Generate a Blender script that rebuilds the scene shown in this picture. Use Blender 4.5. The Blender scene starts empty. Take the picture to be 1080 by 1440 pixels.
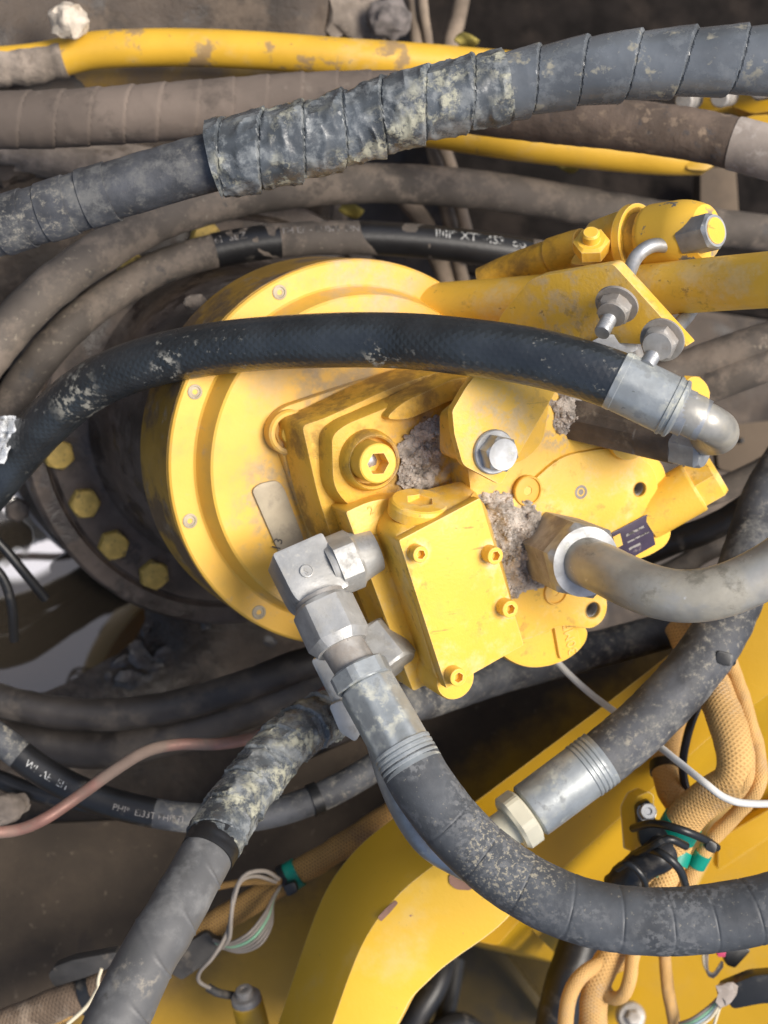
import bpy, bmesh, math, random
from mathutils import Vector, Matrix, noise

random.seed(7)
SC = bpy.context.scene
COL = SC.collection
R = math.radians

# ---------------------------------------------------------------- camera
# The motor stands upright (world Z); the photo is taken from above with the
# phone turned, so "up" runs to the right and towards the camera.
FPX = 2000.0                      # focal length in photo pixels (1080 x 1440)
NZ = Vector((0.42563437, -0.17873833, 0.88706707)).normalized()
CX = (Vector((1, 0, 0)) - NZ[0] * NZ).normalized()
CY = NZ.cross(CX)
W = Matrix((CX, CY, NZ))          # camera coordinates -> world
CAM = Vector((0, 0, 0.45)) + W @ Vector((0, 0, 1))
RC, UC, BC = W @ Vector((1, 0, 0)), W @ Vector((0, 1, 0)), W @ Vector((0, 0, 1))
cd = bpy.data.cameras.new('camera')
cd.sensor_fit = 'VERTICAL'
cd.sensor_height = 36
cd.lens = 36 * FPX / 1440
cd.clip_start = 0.02
cd.clip_end = 200
cd.dof.use_dof = True
cd.dof.focus_distance = 0.93
cd.dof.aperture_fstop = 7.0
cam = bpy.data.objects.new('camera', cd)
COL.objects.link(cam)
cam.matrix_world = Matrix.Translation(CAM) @ W.to_4x4()
SC.camera = cam

# ---------------------------------------------------------------- light
SUN_DIR = (W @ Vector((0.60, 0.06, 0.80))).normalized()     # towards the sun
elev = math.asin(SUN_DIR.z)
azim = math.atan2(SUN_DIR.x, SUN_DIR.y)
wd = bpy.data.worlds.new('World')
SC.world = wd
wd.use_nodes = True
wn = wd.node_tree.nodes
sky = wn.new('ShaderNodeTexSky')
sky.sky_type = 'NISHITA'
sky.sun_disc = False
sky.sun_elevation = elev
sky.sun_rotation = azim
sky.air_density = 1.0
sky.dust_density = 4.0
sky.ozone_density = 1.0
wn['Background'].inputs[1].default_value = 0.10
wd.node_tree.links.new(sky.outputs[0], wn['Background'].inputs[0])
sl = bpy.data.lights.new('sun', 'SUN')
sl.energy = 3.0
sl.angle = R(28)
sl.color = (1.0, 0.94, 0.85)
so = bpy.data.objects.new('sun', sl)
COL.objects.link(so)
so.rotation_euler = SUN_DIR.to_track_quat('Z', 'Y').to_euler()
vs = SC.view_settings
vs.view_transform = 'Standard'
vs.look = 'None'
vs.exposure = 0.55
vs.gamma = 1
vs.use_curve_mapping = False
SC.cycles.max_bounces = 6
SC.cycles.use_denoising = True


# ---------------------------------------------------------------- pixels to places
def ray(px, py):
    return W @ Vector(((px - 540) / FPX, (720 - py) / FPX, -1.0))

def P(px, py, d):
    return CAM + ray(px, py) * d

def H(px, py, z):
    r = ray(px, py)
    return CAM + r * ((z - CAM.z) / r.z)

def depth(p):
    return -(p - CAM).dot(BC)

def C(x, y, z):                    # a direction given in camera axes
    return (W @ Vector((x, y, z))).normalized()


# ---------------------------------------------------------------- objects
def thing(name, label, cat, loc, group=None):
    o = bpy.data.objects.new(name, None)
    o.empty_display_size = 0.02
    COL.objects.link(o)
    o.location = loc
    o['label'] = label
    o['category'] = cat
    if group:
        o['group'] = group
    o['_t'] = 1
    return o

def worldloc(o):
    v = Vector(o.location)
    while o.parent:
        o = o.parent
        v = v + Vector(o.location)
    return v

def adopt(o, parent):
    if parent is not None:
        o.parent = parent
        base = parent
        # parents are either pure-translation empties or meshes at the origin of such empties
        top = parent
        while top.parent:
            top = top.parent
        if parent is top:
            o.matrix_parent_inverse = Matrix.Translation(-Vector(top.location))
        else:
            o.matrix_parent_inverse = parent.matrix_basis.inverted()
    return o

def link(name, me, mat, parent=None, m=None, label=None):
    o = bpy.data.objects.new(name, me)
    COL.objects.link(o)
    if mat is not None and not me.materials:
        me.materials.append(mat)
    if m is not None:
        o.matrix_basis = m
    adopt(o, parent)
    if label:
        o['label'] = label
    return o

def tag(o, label, cat, group=None):
    o['label'] = label
    o['category'] = cat
    if group:
        o['group'] = group
    return o

def structure(o, label=None):
    o['kind'] = 'structure'
    if label:
        o['label'] = label
    return o

def stuff(o):
    o['kind'] = 'stuff'
    return o

def mesh(name, v, f, uv=None, smooth=True, angle=35):
    me = bpy.data.meshes.new(name)
    me.from_pydata([tuple(q) for q in v], [], f)
    if uv:
        l = me.uv_layers.new(name='UV')
        flat = [c for face in uv for q in face for c in q]
        l.data.foreach_set('uv', flat)
    me.update()
    if smooth:
        me.polygons.foreach_set('use_smooth', [True] * len(me.polygons))
        if angle < 180:
            me.set_sharp_from_angle(angle=R(angle))
    return me

def bm_mesh(name, bm, smooth=True, angle=35):
    me = bpy.data.meshes.new(name)
    bmesh.ops.recalc_face_normals(bm, faces=bm.faces)
    bm.to_mesh(me)
    bm.free()
    if smooth:
        me.polygons.foreach_set('use_smooth', [True] * len(me.polygons))
        me.set_sharp_from_angle(angle=R(angle))
    return me


# ---------------------------------------------------------------- paths and tubes
class Path:
    def __init__(self, ctrl, step=0.004):
        pts = [Vector(c) for c in ctrl]
        ext = [pts[0] * 2 - pts[1]] + pts + [pts[-1] * 2 - pts[-2]]
        dense = []
        for i in range(1, len(ext) - 2):
            a, b, c, d = ext[i - 1:i + 3]
            for k in range(24):
                t = k / 24
                dense.append(0.5 * (2 * b + (c - a) * t + (2 * a - 5 * b + 4 * c - d) * t * t + (3 * b - a - 3 * c + d) * t ** 3))
        dense.append(pts[-1])
        cum = [0]
        for a, b in zip(dense, dense[1:]):
            cum.append(cum[-1] + (b - a).length)
        self.L = cum[-1]
        n = max(2, int(self.L / step))
        self.p, self.s = [], []
        j = 0
        for i in range(n + 1):
            s = self.L * i / n
            while j < len(cum) - 2 and cum[j + 1] < s:
                j += 1
            t = (s - cum[j]) / max(1e-9, cum[j + 1] - cum[j])
            self.p.append(dense[j].lerp(dense[j + 1], min(1, t)))
            self.s.append(s)
        self.t = []
        for i in range(n + 1):
            self.t.append((self.p[min(n, i + 1)] - self.p[max(0, i - 1)]).normalized())
        x = BC - self.t[0] * BC.dot(self.t[0])
        x.normalize()
        self.x = []
        for i in range(n + 1):
            x = x - self.t[i] * x.dot(self.t[i])
            # keep angle 0 turned to the camera side as far as it will go
            c = BC - self.t[i] * BC.dot(self.t[i])
            if c.length > 0.35:
                x = x.lerp(c.normalized(), 0.25)
            x.normalize()
            self.x.append(x.copy())
        self.n = n

    def at(self, s):
        f = max(0, min(self.n - 1e-6, s / self.L * self.n))
        i = int(f)
        k = f - i
        return self.p[i].lerp(self.p[i + 1], k), self.t[i].lerp(self.t[i + 1], k).normalized(), self.x[i].lerp(self.x[i + 1], k).normalized()

    def near(self, px, py):          # arc length whose picture lies nearest a pixel
        best = None
        for i, q in enumerate(self.p):
            c = W.transposed() @ (q - CAM)
            x, y = 540 + FPX * c.x / -c.z, 720 - FPX * c.y / -c.z
            e = (x - px) ** 2 + (y - py) ** 2
            if best is None or e < best[0]:
                best = (e, self.s[i])
        return best[1]

def tube_mesh(name, path, r, seg=28, s0=None, s1=None, rfun=None, caps=True, step=None, angle=45):
    s0 = 0 if s0 is None else s0
    s1 = path.L if s1 is None else s1
    step = step or path.L / path.n
    n = max(2, int(round((s1 - s0) / step)))
    V, F, U = [], [], []
    for i in range(n + 1):
        s = s0 + (s1 - s0) * i / n
        p, t, x = path.at(s)
        y = t.cross(x)
        rr = r(s) if callable(r) else r
        for k in range(seg):
            th = 2 * math.pi * k / seg
            q = rr + (rfun(s, th, p) if rfun else 0)
            V.append(p + (x * math.cos(th) + y * math.sin(th)) * q)
    for i in range(n):
        sa, sb = s0 + (s1 - s0) * i / n, s0 + (s1 - s0) * (i + 1) / n
        for k in range(seg):
            k2 = (k + 1) % seg
            F.append((i * seg + k, i * seg + k2, (i + 1) * seg + k2, (i + 1) * seg + k))
            U.append(((sa, k / seg), (sa, (k + 1) / seg), (sb, (k + 1) / seg), (sb, k / seg)))
    if caps:
        F.append(tuple(range(seg - 1, -1, -1)))
        U.append([(s0, 0)] * seg)
        F.append(tuple(n * seg + k for k in range(seg)))
        U.append([(s1, 0)] * seg)
    return mesh(name, V, F, U, angle=angle)

def pxpath(pts, step=0.004):
    return Path([P(*q) for q in pts], step)

def lumps(amp, scale, seed=0.0):
    off = Vector((seed, seed * 1.7, -seed))
    return lambda s, th, p: amp * noise.fractal(p * scale + off + Vector((math.cos(th), math.sin(th), 0)) * 0.6, 1.0, 2.0, 3)

def hose(name, pts, hw, mat, parent=None, seg=28, rfun=None, step=0.004, r=None, d0=None, **k):
    pa = pxpath(pts, step)
    r = r or hw * (d0 or pts[len(pts) // 2][2]) / FPX
    o = link(name, tube_mesh(name, pa, r, seg, rfun=rfun, **k), mat, parent)
    return o, pa, r

def spiral(pitch, lip, hand=1, phase=0, crumple=0, cscale=60):
    """Overlapping tape: the radius climbs over one pitch and drops at the edge of the turn."""
    def f(s, th, p):
        w = noise.noise(p * 25) * 0.10 if crumple else 0
        q = (s / pitch + hand * th / (2 * math.pi) + phase + w) % 1.0
        h = lip * (0.35 + 0.65 * q)
        if q > 0.975:
            h *= (1 - q) / 0.025
        elif q < 0.02:
            h *= 0.3
        if crumple:
            h += crumple * 0.5 * noise.fractal(p * cscale * 0.6, 1.0, 2.0, 2)
            cr = 1 - abs(noise.noise(Vector((s * cscale * 1.1 + th * 0.9, th * 1.3 - s * 30, turn_id(s, th, pitch, hand, phase) * 3.7))))
            h += crumple * 1.1 * max(0, cr - 0.75) * 4
        return h
    return f

def turn_id(s, th, pitch, hand, phase):
    return math.floor(s / pitch + hand * th / (2 * math.pi) + phase)

def lettering(name, text, path, s0, th0, r, size, mat, parent, flip=False):
    cu = bpy.data.curves.new('text', 'FONT')
    cu.body = text
    cu.size = size
    cu.resolution_u = 2
    to = bpy.data.objects.new('text', cu)
    COL.objects.link(to)
    dg = bpy.context.evaluated_depsgraph_get()
    me = bpy.data.meshes.new_from_object(to.evaluated_get(dg))
    bpy.data.objects.remove(to)
    bm = bmesh.new()
    bm.from_mesh(me)
    bmesh.ops.subdivide_edges(bm, edges=[e for e in bm.edges if e.calc_length() > size * .4], cuts=1)
    for v in bm.verts:
        x, y = v.co.x, v.co.y
        if flip:
            x, y = -x, -y
        p, t, ax = path.at(s0 + x)
        th = th0 - y / r
        v.co = p + (ax * math.cos(th) + t.cross(ax) * math.sin(th)) * (r + 0.0004)
    bm.to_mesh(me)
    bm.free()
    me.materials.clear()
    return link(name, me, mat, parent)

def flat_text(name, text, origin, xdir, ydir, size, mat, parent, depth_=0.0):
    cu = bpy.data.curves.new('text', 'FONT')
    cu.body = text
    cu.size = size
    cu.extrude = depth_
    cu.resolution_u = 2
    to = bpy.data.objects.new('text', cu)
    COL.objects.link(to)
    dg = bpy.context.evaluated_depsgraph_get()
    me = bpy.data.meshes.new_from_object(to.evaluated_get(dg))
    bpy.data.objects.remove(to)
    x = xdir.normalized()
    y = (ydir - x * ydir.dot(x)).normalized()
    m = Matrix((x, y, x.cross(y))).transposed().to_4x4()
    m.translation = origin
    me.transform(m)
    me.materials.clear()
    return link(name, me, mat, parent)


# ---------------------------------------------------------------- turned, hexagonal and cut pieces
def frame(o, axis, xhint=None):
    z = axis.normalized()
    xh = xhint or (UC if abs(z.dot(UC)) < 0.9 else RC)
    x = (xh - z * xh.dot(z)).normalized()
    m = Matrix((x, z.cross(x), z)).transposed().to_4x4()
    m.translation = o
    return m

def hexr(a):                       # apothem a -> radius function
    def f(th):
        k = math.pi / 3
        q = (th + k / 2) % k - k / 2
        return a / math.cos(q)
    return f

def stack_mesh(name, rings, seg=48, m=None, cap0=True, cap1=True, angle=30):
    """rings: (height, radius) or (height, apothem, 'hex', limit)"""
    V, F, U = [], [], []
    for ring in rings:
        z, r = ring[0], ring[1]
        hx = hexr(r) if len(ring) > 2 and ring[2] == 'hex' else None
        lim = ring[3] if len(ring) > 3 else 9
        for k in range(seg):
            th = 2 * math.pi * k / seg
            q = min(hx(th), lim) if hx else r
            V.append(Vector((q * math.cos(th), q * math.sin(th), z)))
    for i in range(len(rings) - 1):
        for k in range(seg):
            k2 = (k + 1) % seg
            F.append((i * seg + k, i * seg + k2, (i + 1) * seg + k2, (i + 1) * seg + k))
            U.append(((rings[i][0], k / seg), (rings[i][0], (k + 1) / seg), (rings[i + 1][0], (k + 1) / seg), (rings[i + 1][0], k / seg)))
    if cap0:
        F.append(tuple(range(seg - 1, -1, -1)))
        U.append([(0, 0)] * seg)
    if cap1:
        b = (len(rings) - 1) * seg
        F.append(tuple(b + k for k in range(seg)))
        U.append([(0, 0)] * seg)
    if m is not None:
        V = [m @ v for v in V]
    if any(len(q) > 2 for q in rings):
        angle = min(angle, 16)
    return mesh(name, V, F, U, angle=angle)

def turned(name, a, b, prof, mat, parent, seg=40, xhint=None, angle=30, **k):
    """prof: (metres from a towards b, radius, ...)"""
    m = frame(a, b - a, xhint)
    return link(name, stack_mesh(name, prof, seg, m, angle=angle, **k), mat, parent)

def hexprof(a, h, ch=0.12, z=0.0, both=True, top_in=0.0):
    rc = a / math.cos(math.pi / 6)
    c = a * ch
    out = []
    if both:
        out += [(z, a * 0.97), (z + c, a, 'hex', rc * 0.985)]
    else:
        out += [(z, a, 'hex', rc * 0.985)]
    out += [(z + h - c, a, 'hex', rc * 0.985), (z + h, a * 0.97)]
    return out

def fillet(pts, rad, n=5):
    """Round the corners of a closed 3D outline; rad may be one number or one per corner."""
    out = []
    N = len(pts)
    for i in range(N):
        r = rad[i] if isinstance(rad, (list, tuple)) else rad
        p, a, b = pts[i], pts[i - 1], pts[(i + 1) % N]
        if r <= 0:
            out.append(p)
            continue
        u, w = (a - p), (b - p)
        d = min(r, u.length * 0.48, w.length * 0.48)
        A, B = p + u.normalized() * d, p + w.normalized() * d
        for k in range(n + 1):
            t = k / n
            out.append(A * (1 - t) ** 2 + p * 2 * t * (1 - t) + B * t * t)
    return out

def loft_mesh(name, lo, hi, bevel=0.0015, seg=2, angle=35):
    bm = bmesh.new()
    A = [bm.verts.new(q) for q in lo]
    B = [bm.verts.new(q) for q in hi]
    n = len(A)
    bm.faces.new(list(reversed(A)))
    bm.faces.new(B)
    for i in range(n):
        bm.faces.new((A[i], A[(i + 1) % n], B[(i + 1) % n], B[i]))
    bmesh.ops.recalc_face_normals(bm, faces=bm.faces)
    if bevel:
        es = [e for e in bm.edges if len(e.link_faces) == 2 and e.calc_face_angle(0) > R(28)]
        bmesh.ops.bevel(bm, geom=es, offset=bevel, segments=seg, affect='EDGES', profile=0.6, clamp_overlap=True)
    return bm_mesh(name, bm, angle=angle)

def zslab(name, px, z1, z0, mat, parent=None, rad=0.004, bevel=0.0015, grow=0, n=5):
    """Upright piece: outline traced at height z1, standing down to z0. grow widens the foot (draft)."""
    hi = fillet([H(x, y, z1) for x, y in px], rad, n)
    c = sum(hi, Vector()) / len(hi)
    lo = []
    for q in hi:
        g = Vector((q.x, q.y, z0))
        d = (q - c)
        d.z = 0
        lo.append(g + d.normalized() * grow)
    return link(name, loft_mesh(name, lo, hi, bevel), mat, parent)

def vslab(name, pts, back, mat, parent=None, rad=0.003, bevel=0.001, n=4):
    """Sheet or plate: outline of (px, py, depth) corners, thickened along the vector back."""
    hi = fillet([P(*q) for q in pts], rad, n)
    lo = [q + back for q in hi]
    return link(name, loft_mesh(name, lo, hi, bevel), mat, parent)

def cut(o, cutter):
    """Bore real holes: subtract a closed mesh from an object's mesh for good."""
    c = bpy.data.objects.new('cutter', cutter)
    COL.objects.link(c)
    md = o.modifiers.new('bore', 'BOOLEAN')
    md.object = c
    md.operation = 'DIFFERENCE'
    md.solver = 'EXACT'
    bpy.context.view_layer.update()
    dg = bpy.context.evaluated_depsgraph_get()
    me = bpy.data.meshes.new_from_object(o.evaluated_get(dg))
    o.modifiers.clear()
    o.data = me
    me.set_sharp_from_angle(angle=R(35))
    bpy.data.objects.remove(c)

def octa(me, a, b, n=8, amt=0.035):       # flats pressed into the shell by the crimping dies
    ax = (b - a).normalized()
    for v in me.vertices:
        d = v.co - a
        z = d.dot(ax)
        rad = d - ax * z
        L = (b - a).length
        if 0.02 * L < z < 0.73 * L and rad.length > 1e-5:
            x = (UC - ax * UC.dot(ax)).normalized()
            th = math.atan2(rad.dot(ax.cross(x)), rad.dot(x))
            k = math.pi * 2 / n
            q = (th + k / 2) % k - k / 2
            f = (math.cos(k / 2) * 1.02) / math.cos(q)
            v.co = a + ax * z + rad * min(1.0, f)
    me.update()

def inside(x, y, poly):
    c = False
    for i in range(len(poly)):
        x1, y1 = poly[i - 1]
        x2, y2 = poly[i]
        if (y1 > y) != (y2 > y) and x < (x2 - x1) * (y - y1) / (y2 - y1) + x1:
            c = not c
    return c

def edge_dist(x, y, poly):
    b = 9
    for i in range(len(poly)):
        x1, y1 = poly[i - 1]
        x2, y2 = poly[i]
        dx, dy = x2 - x1, y2 - y1
        t = max(0, min(1, ((x - x1) * dx + (y - y1) * dy) / (dx * dx + dy * dy + 1e-12)))
        b = min(b, math.hypot(x - x1 - t * dx, y - y1 - t * dy))
    return b


# ---------------------------------------------------------------- materials
def rgb(r, g, b):                  # sRGB 0-255 -> linear
    f = lambda c: (c / 255 / 12.92) if c / 255 <= 0.04045 else ((c / 255 + 0.055) / 1.055) ** 2.4
    return (f(r), f(g), f(b), 1)

class NT:
    def __init__(self, name):
        self.m = bpy.data.materials.new(name)
        self.m.use_nodes = True
        self.t = self.m.node_tree
        self.b = self.t.nodes['Principled BSDF']
        self.tc = self.t.nodes.new('ShaderNodeTexCoord')
    def n(self, t, **k):
        o = self.t.nodes.new(t)
        for a, v in k.items():
            setattr(o, a, v)
        return o
    def l(self, a, b):
        self.t.links.new(a, b)
    def val(self, sock, v):
        if hasattr(v, 'is_linked') or hasattr(v, 'links'):
            self.l(v, sock)
        else:
            sock.default_value = v
    def math(self, op, a, b=0.0, c=None, clamp=False):
        o = self.n('ShaderNodeMath', operation=op, use_clamp=clamp)
        self.val(o.inputs[0], a)
        self.val(o.inputs[1], b)
        if c is not None:
            self.val(o.inputs[2], c)
        return o.outputs[0]
    def noise(self, scale, detail=5, rough=0.6, vec=None, dist=0.0):
        o = self.n('ShaderNodeTexNoise')
        o.inputs['Scale'].default_value = scale
        o.inputs['Detail'].default_value = detail
        o.inputs['Roughness'].default_value = rough
        o.inputs['Distortion'].default_value = dist
        self.l(vec if vec is not None else self.tc.outputs['Object'], o.inputs['Vector'])
        return o.outputs['Fac']
    def ramp(self, v, lo, hi):
        o = self.n('ShaderNodeMapRange', interpolation_type='SMOOTHSTEP')
        self.val(o.inputs['Value'], v)
        o.inputs['From Min'].default_value = lo
        o.inputs['From Max'].default_value = hi
        return o.outputs[0]
    def mix(self, f, a, b):
        o = self.n('ShaderNodeMix', data_type='RGBA')
        self.val(o.inputs[0], f)
        self.val(o.inputs[6], a)
        self.val(o.inputs[7], b)
        return o.outputs[2]
    def mixf(self, f, a, b):
        o = self.n('ShaderNodeMix', data_type='FLOAT')
        self.val(o.inputs[0], f)
        self.val(o.inputs[2], a)
        self.val(o.inputs[3], b)
        return o.outputs[0]
    def scaled(self, v):
        o = self.n('ShaderNodeMapping')
        self.l(self.tc.outputs['Object'], o.inputs['Vector'])
        o.inputs['Scale'].default_value = v
        return o.outputs[0]

def M(name, base, rough=0.5, metal=0.0, vary=0.12, vscale=30, layers=(), bump=(120, 0.15, 0.002), braid=None, coat=0.0, spec=None, rvary=0.12, fine=None, edge=None):
    """base colour + tone variation + worn / dirty layers + fine relief.
    layer: dict(c=colour, s=scale, lo, hi, up=only faces that look up, k=strength, r=roughness, m=metal, stretch=(x,y,z))"""
    T = NT(name)
    big = T.noise(vscale, 4, 0.55)
    dark = tuple(c * (1 - vary * 1.6) for c in base[:3]) + (1,)
    lite = tuple(min(1, c * (1 + vary)) for c in base[:3]) + (1,)
    col = T.mix(T.ramp(big, 0.3, 0.7), dark, lite)
    ro = T.math('ADD', rough - rvary / 2, T.math('MULTIPLY', T.noise(vscale * 3, 3), rvary))
    me = metal
    hsum = None
    for i, L in enumerate(layers):
        vec = T.scaled(L['stretch']) if 'stretch' in L else None
        nz = T.noise(L['s'], L.get('d', 7), L.get('rg', 0.65), vec, L.get('dist', 0.0))
        msk = T.ramp(nz, L['lo'], L['hi'])
        if 's2' in L:
            msk = T.math('MULTIPLY', msk, T.ramp(T.noise(L['s2'], 3), 0.42, 0.58))
        if L.get('up'):
            g = T.n('ShaderNodeNewGeometry')
            sp = T.n('ShaderNodeSeparateXYZ')
            T.l(g.outputs['Normal'], sp.inputs[0])
            msk = T.math('MULTIPLY', msk, T.ramp(sp.outputs[2], L.get('u0', 0.2), L.get('u1', 0.85)))
        if 'near' in L:
            dv = T.n('ShaderNodeVectorMath', operation='DISTANCE')
            T.l(T.tc.outputs['Object'], dv.inputs[0])
            dv.inputs[1].default_value = L['near'][0]
            wob = T.math('ADD', dv.outputs['Value'], T.math('MULTIPLY', T.math('SUBTRACT', T.noise(45, 4), 0.5), L['near'][1] * 0.9))
            msk = T.math('MULTIPLY', msk, T.ramp(wob, L['near'][1], L['near'][1] * 0.45))
        if 'k' in L:
            msk = T.math('MULTIPLY', msk, L['k'])
        c = L['c']
        if L.get('mottle', True):
            nn = T.noise(L['s'] * 4 + 60, 4)
            c = T.mix(nn, tuple(x * 0.7 for x in c[:3]) + (1,), tuple(min(1, x * 1.25) for x in c[:3]) + (1,))
        col = T.mix(msk, col, c)
        ro = T.mixf(msk, ro, L.get('r', 0.85))
        me = T.mixf(msk, me, L.get('m', 0.0))
        if L.get('h'):
            hh = T.math('MULTIPLY', msk, T.math('ADD', 0.5, T.math('MULTIPLY', T.noise(L['s'] * 6, 5), L['h'])))
            hsum = hh if hsum is None else T.math('ADD', hsum, hh)
    if edge:
        bv = T.n('ShaderNodeBevel', samples=4)
        bv.inputs['Radius'].default_value = edge[1]
        g = T.n('ShaderNodeNewGeometry')
        dp = T.n('ShaderNodeVectorMath', operation='DOT_PRODUCT')
        T.l(bv.outputs[0], dp.inputs[0])
        T.l(g.outputs['Normal'], dp.inputs[1])
        wear = T.math('SUBTRACT', T.math('SUBTRACT', 1.0, dp.outputs['Value']), T.math('MULTIPLY', T.noise(130, 5), 0.22))
        wm = T.math('MULTIPLY', T.ramp(wear, -0.06, 0.02), edge[2])
        col = T.mix(wm, col, edge[0])
        ro = T.mixf(wm, ro, 0.6)
    T.val(T.b.inputs['Base Color'], col)
    T.val(T.b.inputs['Roughness'], ro)
    T.val(T.b.inputs['Metallic'], me)
    if coat:
        T.b.inputs['Coat Weight'].default_value = coat
        T.b.inputs['Coat Roughness'].default_value = 0.15
    if spec is not None:
        T.b.inputs['Specular IOR Level'].default_value = spec
    nrm = None
    if bump:
        b = T.n('ShaderNodeBump')
        b.inputs['Strength'].default_value = bump[1]
        b.inputs['Distance'].default_value = bump[2]
        h = T.noise(bump[0], 6, 0.65)
        if hsum is not None:
            h = T.math('ADD', h, hsum)
        T.l(h, b.inputs['Height'])
        nrm = b.outputs[0]
    if braid:
        # braid = (turns per metre, strands round, strength, distance)
        sp = T.n('ShaderNodeSeparateXYZ')
        T.l(T.tc.outputs['UV'], sp.inputs[0])
        u = T.math('MULTIPLY', sp.outputs[0], braid[0] * 2 * math.pi)
        v = T.math('MULTIPLY', sp.outputs[1], braid[1] * 2 * math.pi)
        a = T.math('SINE', T.math('ADD', u, v))
        c = T.math('SINE', T.math('SUBTRACT', u, v))
        h = T.math('MAXIMUM', a, c) if len(braid) < 5 else T.math('MULTIPLY', a, c)
        b = T.n('ShaderNodeBump')
        b.inputs['Strength'].default_value = braid[2]
        b.inputs['Distance'].default_value = braid[3]
        T.l(h, b.inputs['Height'])
        if nrm is not None:
            T.l(nrm, b.inputs['Normal'])
        nrm = b.outputs[0]
        if fine:
            cc = T.mix(T.ramp(h, fine[1], fine[2]), fine[0], col)
            T.val(T.b.inputs['Base Color'], cc)
    if nrm is not None:
        T.l(nrm, T.b.inputs['Normal'])
    return T.m

YEL = (0.83, 0.498, 0.06, 1)
PALE = (0.80, 0.62, 0.30, 1)
DUST = (0.42, 0.36, 0.29, 1)
MUD = (0.105, 0.078, 0.055, 1)
CLAY = (0.40, 0.36, 0.27, 1)
chip = dict(c=(0.10, 0.085, 0.07, 1), s=95, lo=0.71, hi=0.735, r=0.7)
scuff = dict(c=(0.50, 0.33, 0.12, 1), s=22, lo=0.50, hi=0.75, k=0.45, r=0.75)
dust_up = dict(c=DUST, s=26, lo=0.50, hi=0.68, up=True, k=0.55, r=0.95)
paint = M('yellow_paint', YEL, 0.42, vary=0.05, vscale=9, layers=[
    dict(c=(0.62, 0.40, 0.10, 1), s=40, lo=0.52, hi=0.75, k=0.35, r=0.6), dict(c=(0.72, 0.57, 0.33, 1), s=22, lo=0.50, hi=0.68, k=0.55, r=0.85, d=10, rg=0.75), dict(c=(0.40, 0.24, 0.06, 1), s=70, lo=0.56, hi=0.64, k=0.55, r=0.8, s2=12, d=10),
    dict(c=(0.45, 0.37, 0.28, 1), s=120, lo=0.45, hi=0.62, k=0.8, r=0.95, near=(H(715, 735, 0.475), 0.034)), dict(c=(0.42, 0.34, 0.25, 1), s=120, lo=0.45, hi=0.62, k=0.75, r=0.95, near=(H(600, 655, 0.45), 0.036)), dict(c=(0.45, 0.37, 0.28, 1), s=120, lo=0.45, hi=0.62, k=0.8, r=0.95, near=(H(790, 600, 0.475), 0.028)),
    *[dict(c=(0.66, 0.54, 0.38, 1), s=160, lo=0.36, hi=0.58, k=0.7, r=0.9, near=(H(x, y, 0.504), 0.0125)) for x, y in [(588, 777), (692, 779), (713, 854)]],
    dict(c=(0.30, 0.14, 0.05, 1), s=60, lo=0.50, hi=0.58, k=0.8, r=0.85, near=(H(583, 850, 0.48), 0.022), stretch=(1, 0.4, 1)),
    dict(c=(0.56, 0.46, 0.34, 1), s=90, lo=0.42, hi=0.62, k=0.6, r=0.9, near=(H(700, 600, 0.505), 0.04)), dict(c=(0.56, 0.46, 0.34, 1), s=60, lo=0.42, hi=0.62, k=0.6, r=0.9, near=(P(800, 430, 0.95), 0.05)),
    dict(c=(0.30, 0.18, 0.06, 1), s=90, lo=0.64, hi=0.68, k=0.7, r=0.8, stretch=(0.25, 1.6, 1), d=9),
    dict(c=(0.10, 0.07, 0.04, 1), s=420, lo=0.70, hi=0.74, k=0.8, r=0.8, s2=30), chip], bump=(420, 0.34, 0.0008), rvary=0.3, edge=(PALE, 0.0011, 0.75))
paint_dust = M('yellow_paint_dusty', (0.79, 0.455, 0.065, 1), 0.5, vary=0.07, vscale=8, layers=[
    scuff, dict(c=(0.55, 0.44, 0.30, 1), s=14, lo=0.50, hi=0.70, k=0.5, r=0.95), dict(c=DUST, s=70, lo=0.6, hi=0.72, k=0.35, r=0.95),
    dict(c=(0.36, 0.30, 0.22, 1), s=55, lo=0.38, hi=0.60, k=0.75, r=0.95, near=(H(405, 700, 0.38), 0.055)),
    dict(c=(0.36, 0.30, 0.22, 1), s=55, lo=0.38, hi=0.60, k=0.7, r=0.95, near=(H(480, 540, 0.38), 0.05)),
    dict(c=(0.50, 0.42, 0.33, 1), s=40, lo=0.38, hi=0.60, k=0.6, r=0.95, near=(H(520, 375, 0.36), 0.06)),
    dict(c=(0.12, 0.09, 0.06, 1), s=420, lo=0.69, hi=0.73, k=0.8, r=0.8, s2=26), dict(c=(0.16, 0.12, 0.08, 1), s=130, lo=0.72, hi=0.75, r=0.8)], bump=(220, 0.15, 0.001), rvary=0.2)
paint_cast = M('yellow_paint_on_casting', (0.74, 0.42, 0.04, 1), 0.5, vary=0.08, vscale=14, layers=[
    scuff, dict(c=(0.20, 0.115, 0.04, 1), s=20, lo=0.44, hi=0.60, k=0.75, r=0.85, d=10, rg=0.7), dict(c=(0.42, 0.34, 0.25, 1), s=120, lo=0.42, hi=0.60, k=0.85, r=0.95, near=(H(600, 650, 0.445), 0.045)),
    dict(c=(0.14, 0.10, 0.07, 1), s=150, lo=0.66, hi=0.71, r=0.8)], bump=(330, 0.45, 0.0014), rvary=0.2, edge=(PALE, 0.0012, 0.5))
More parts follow.
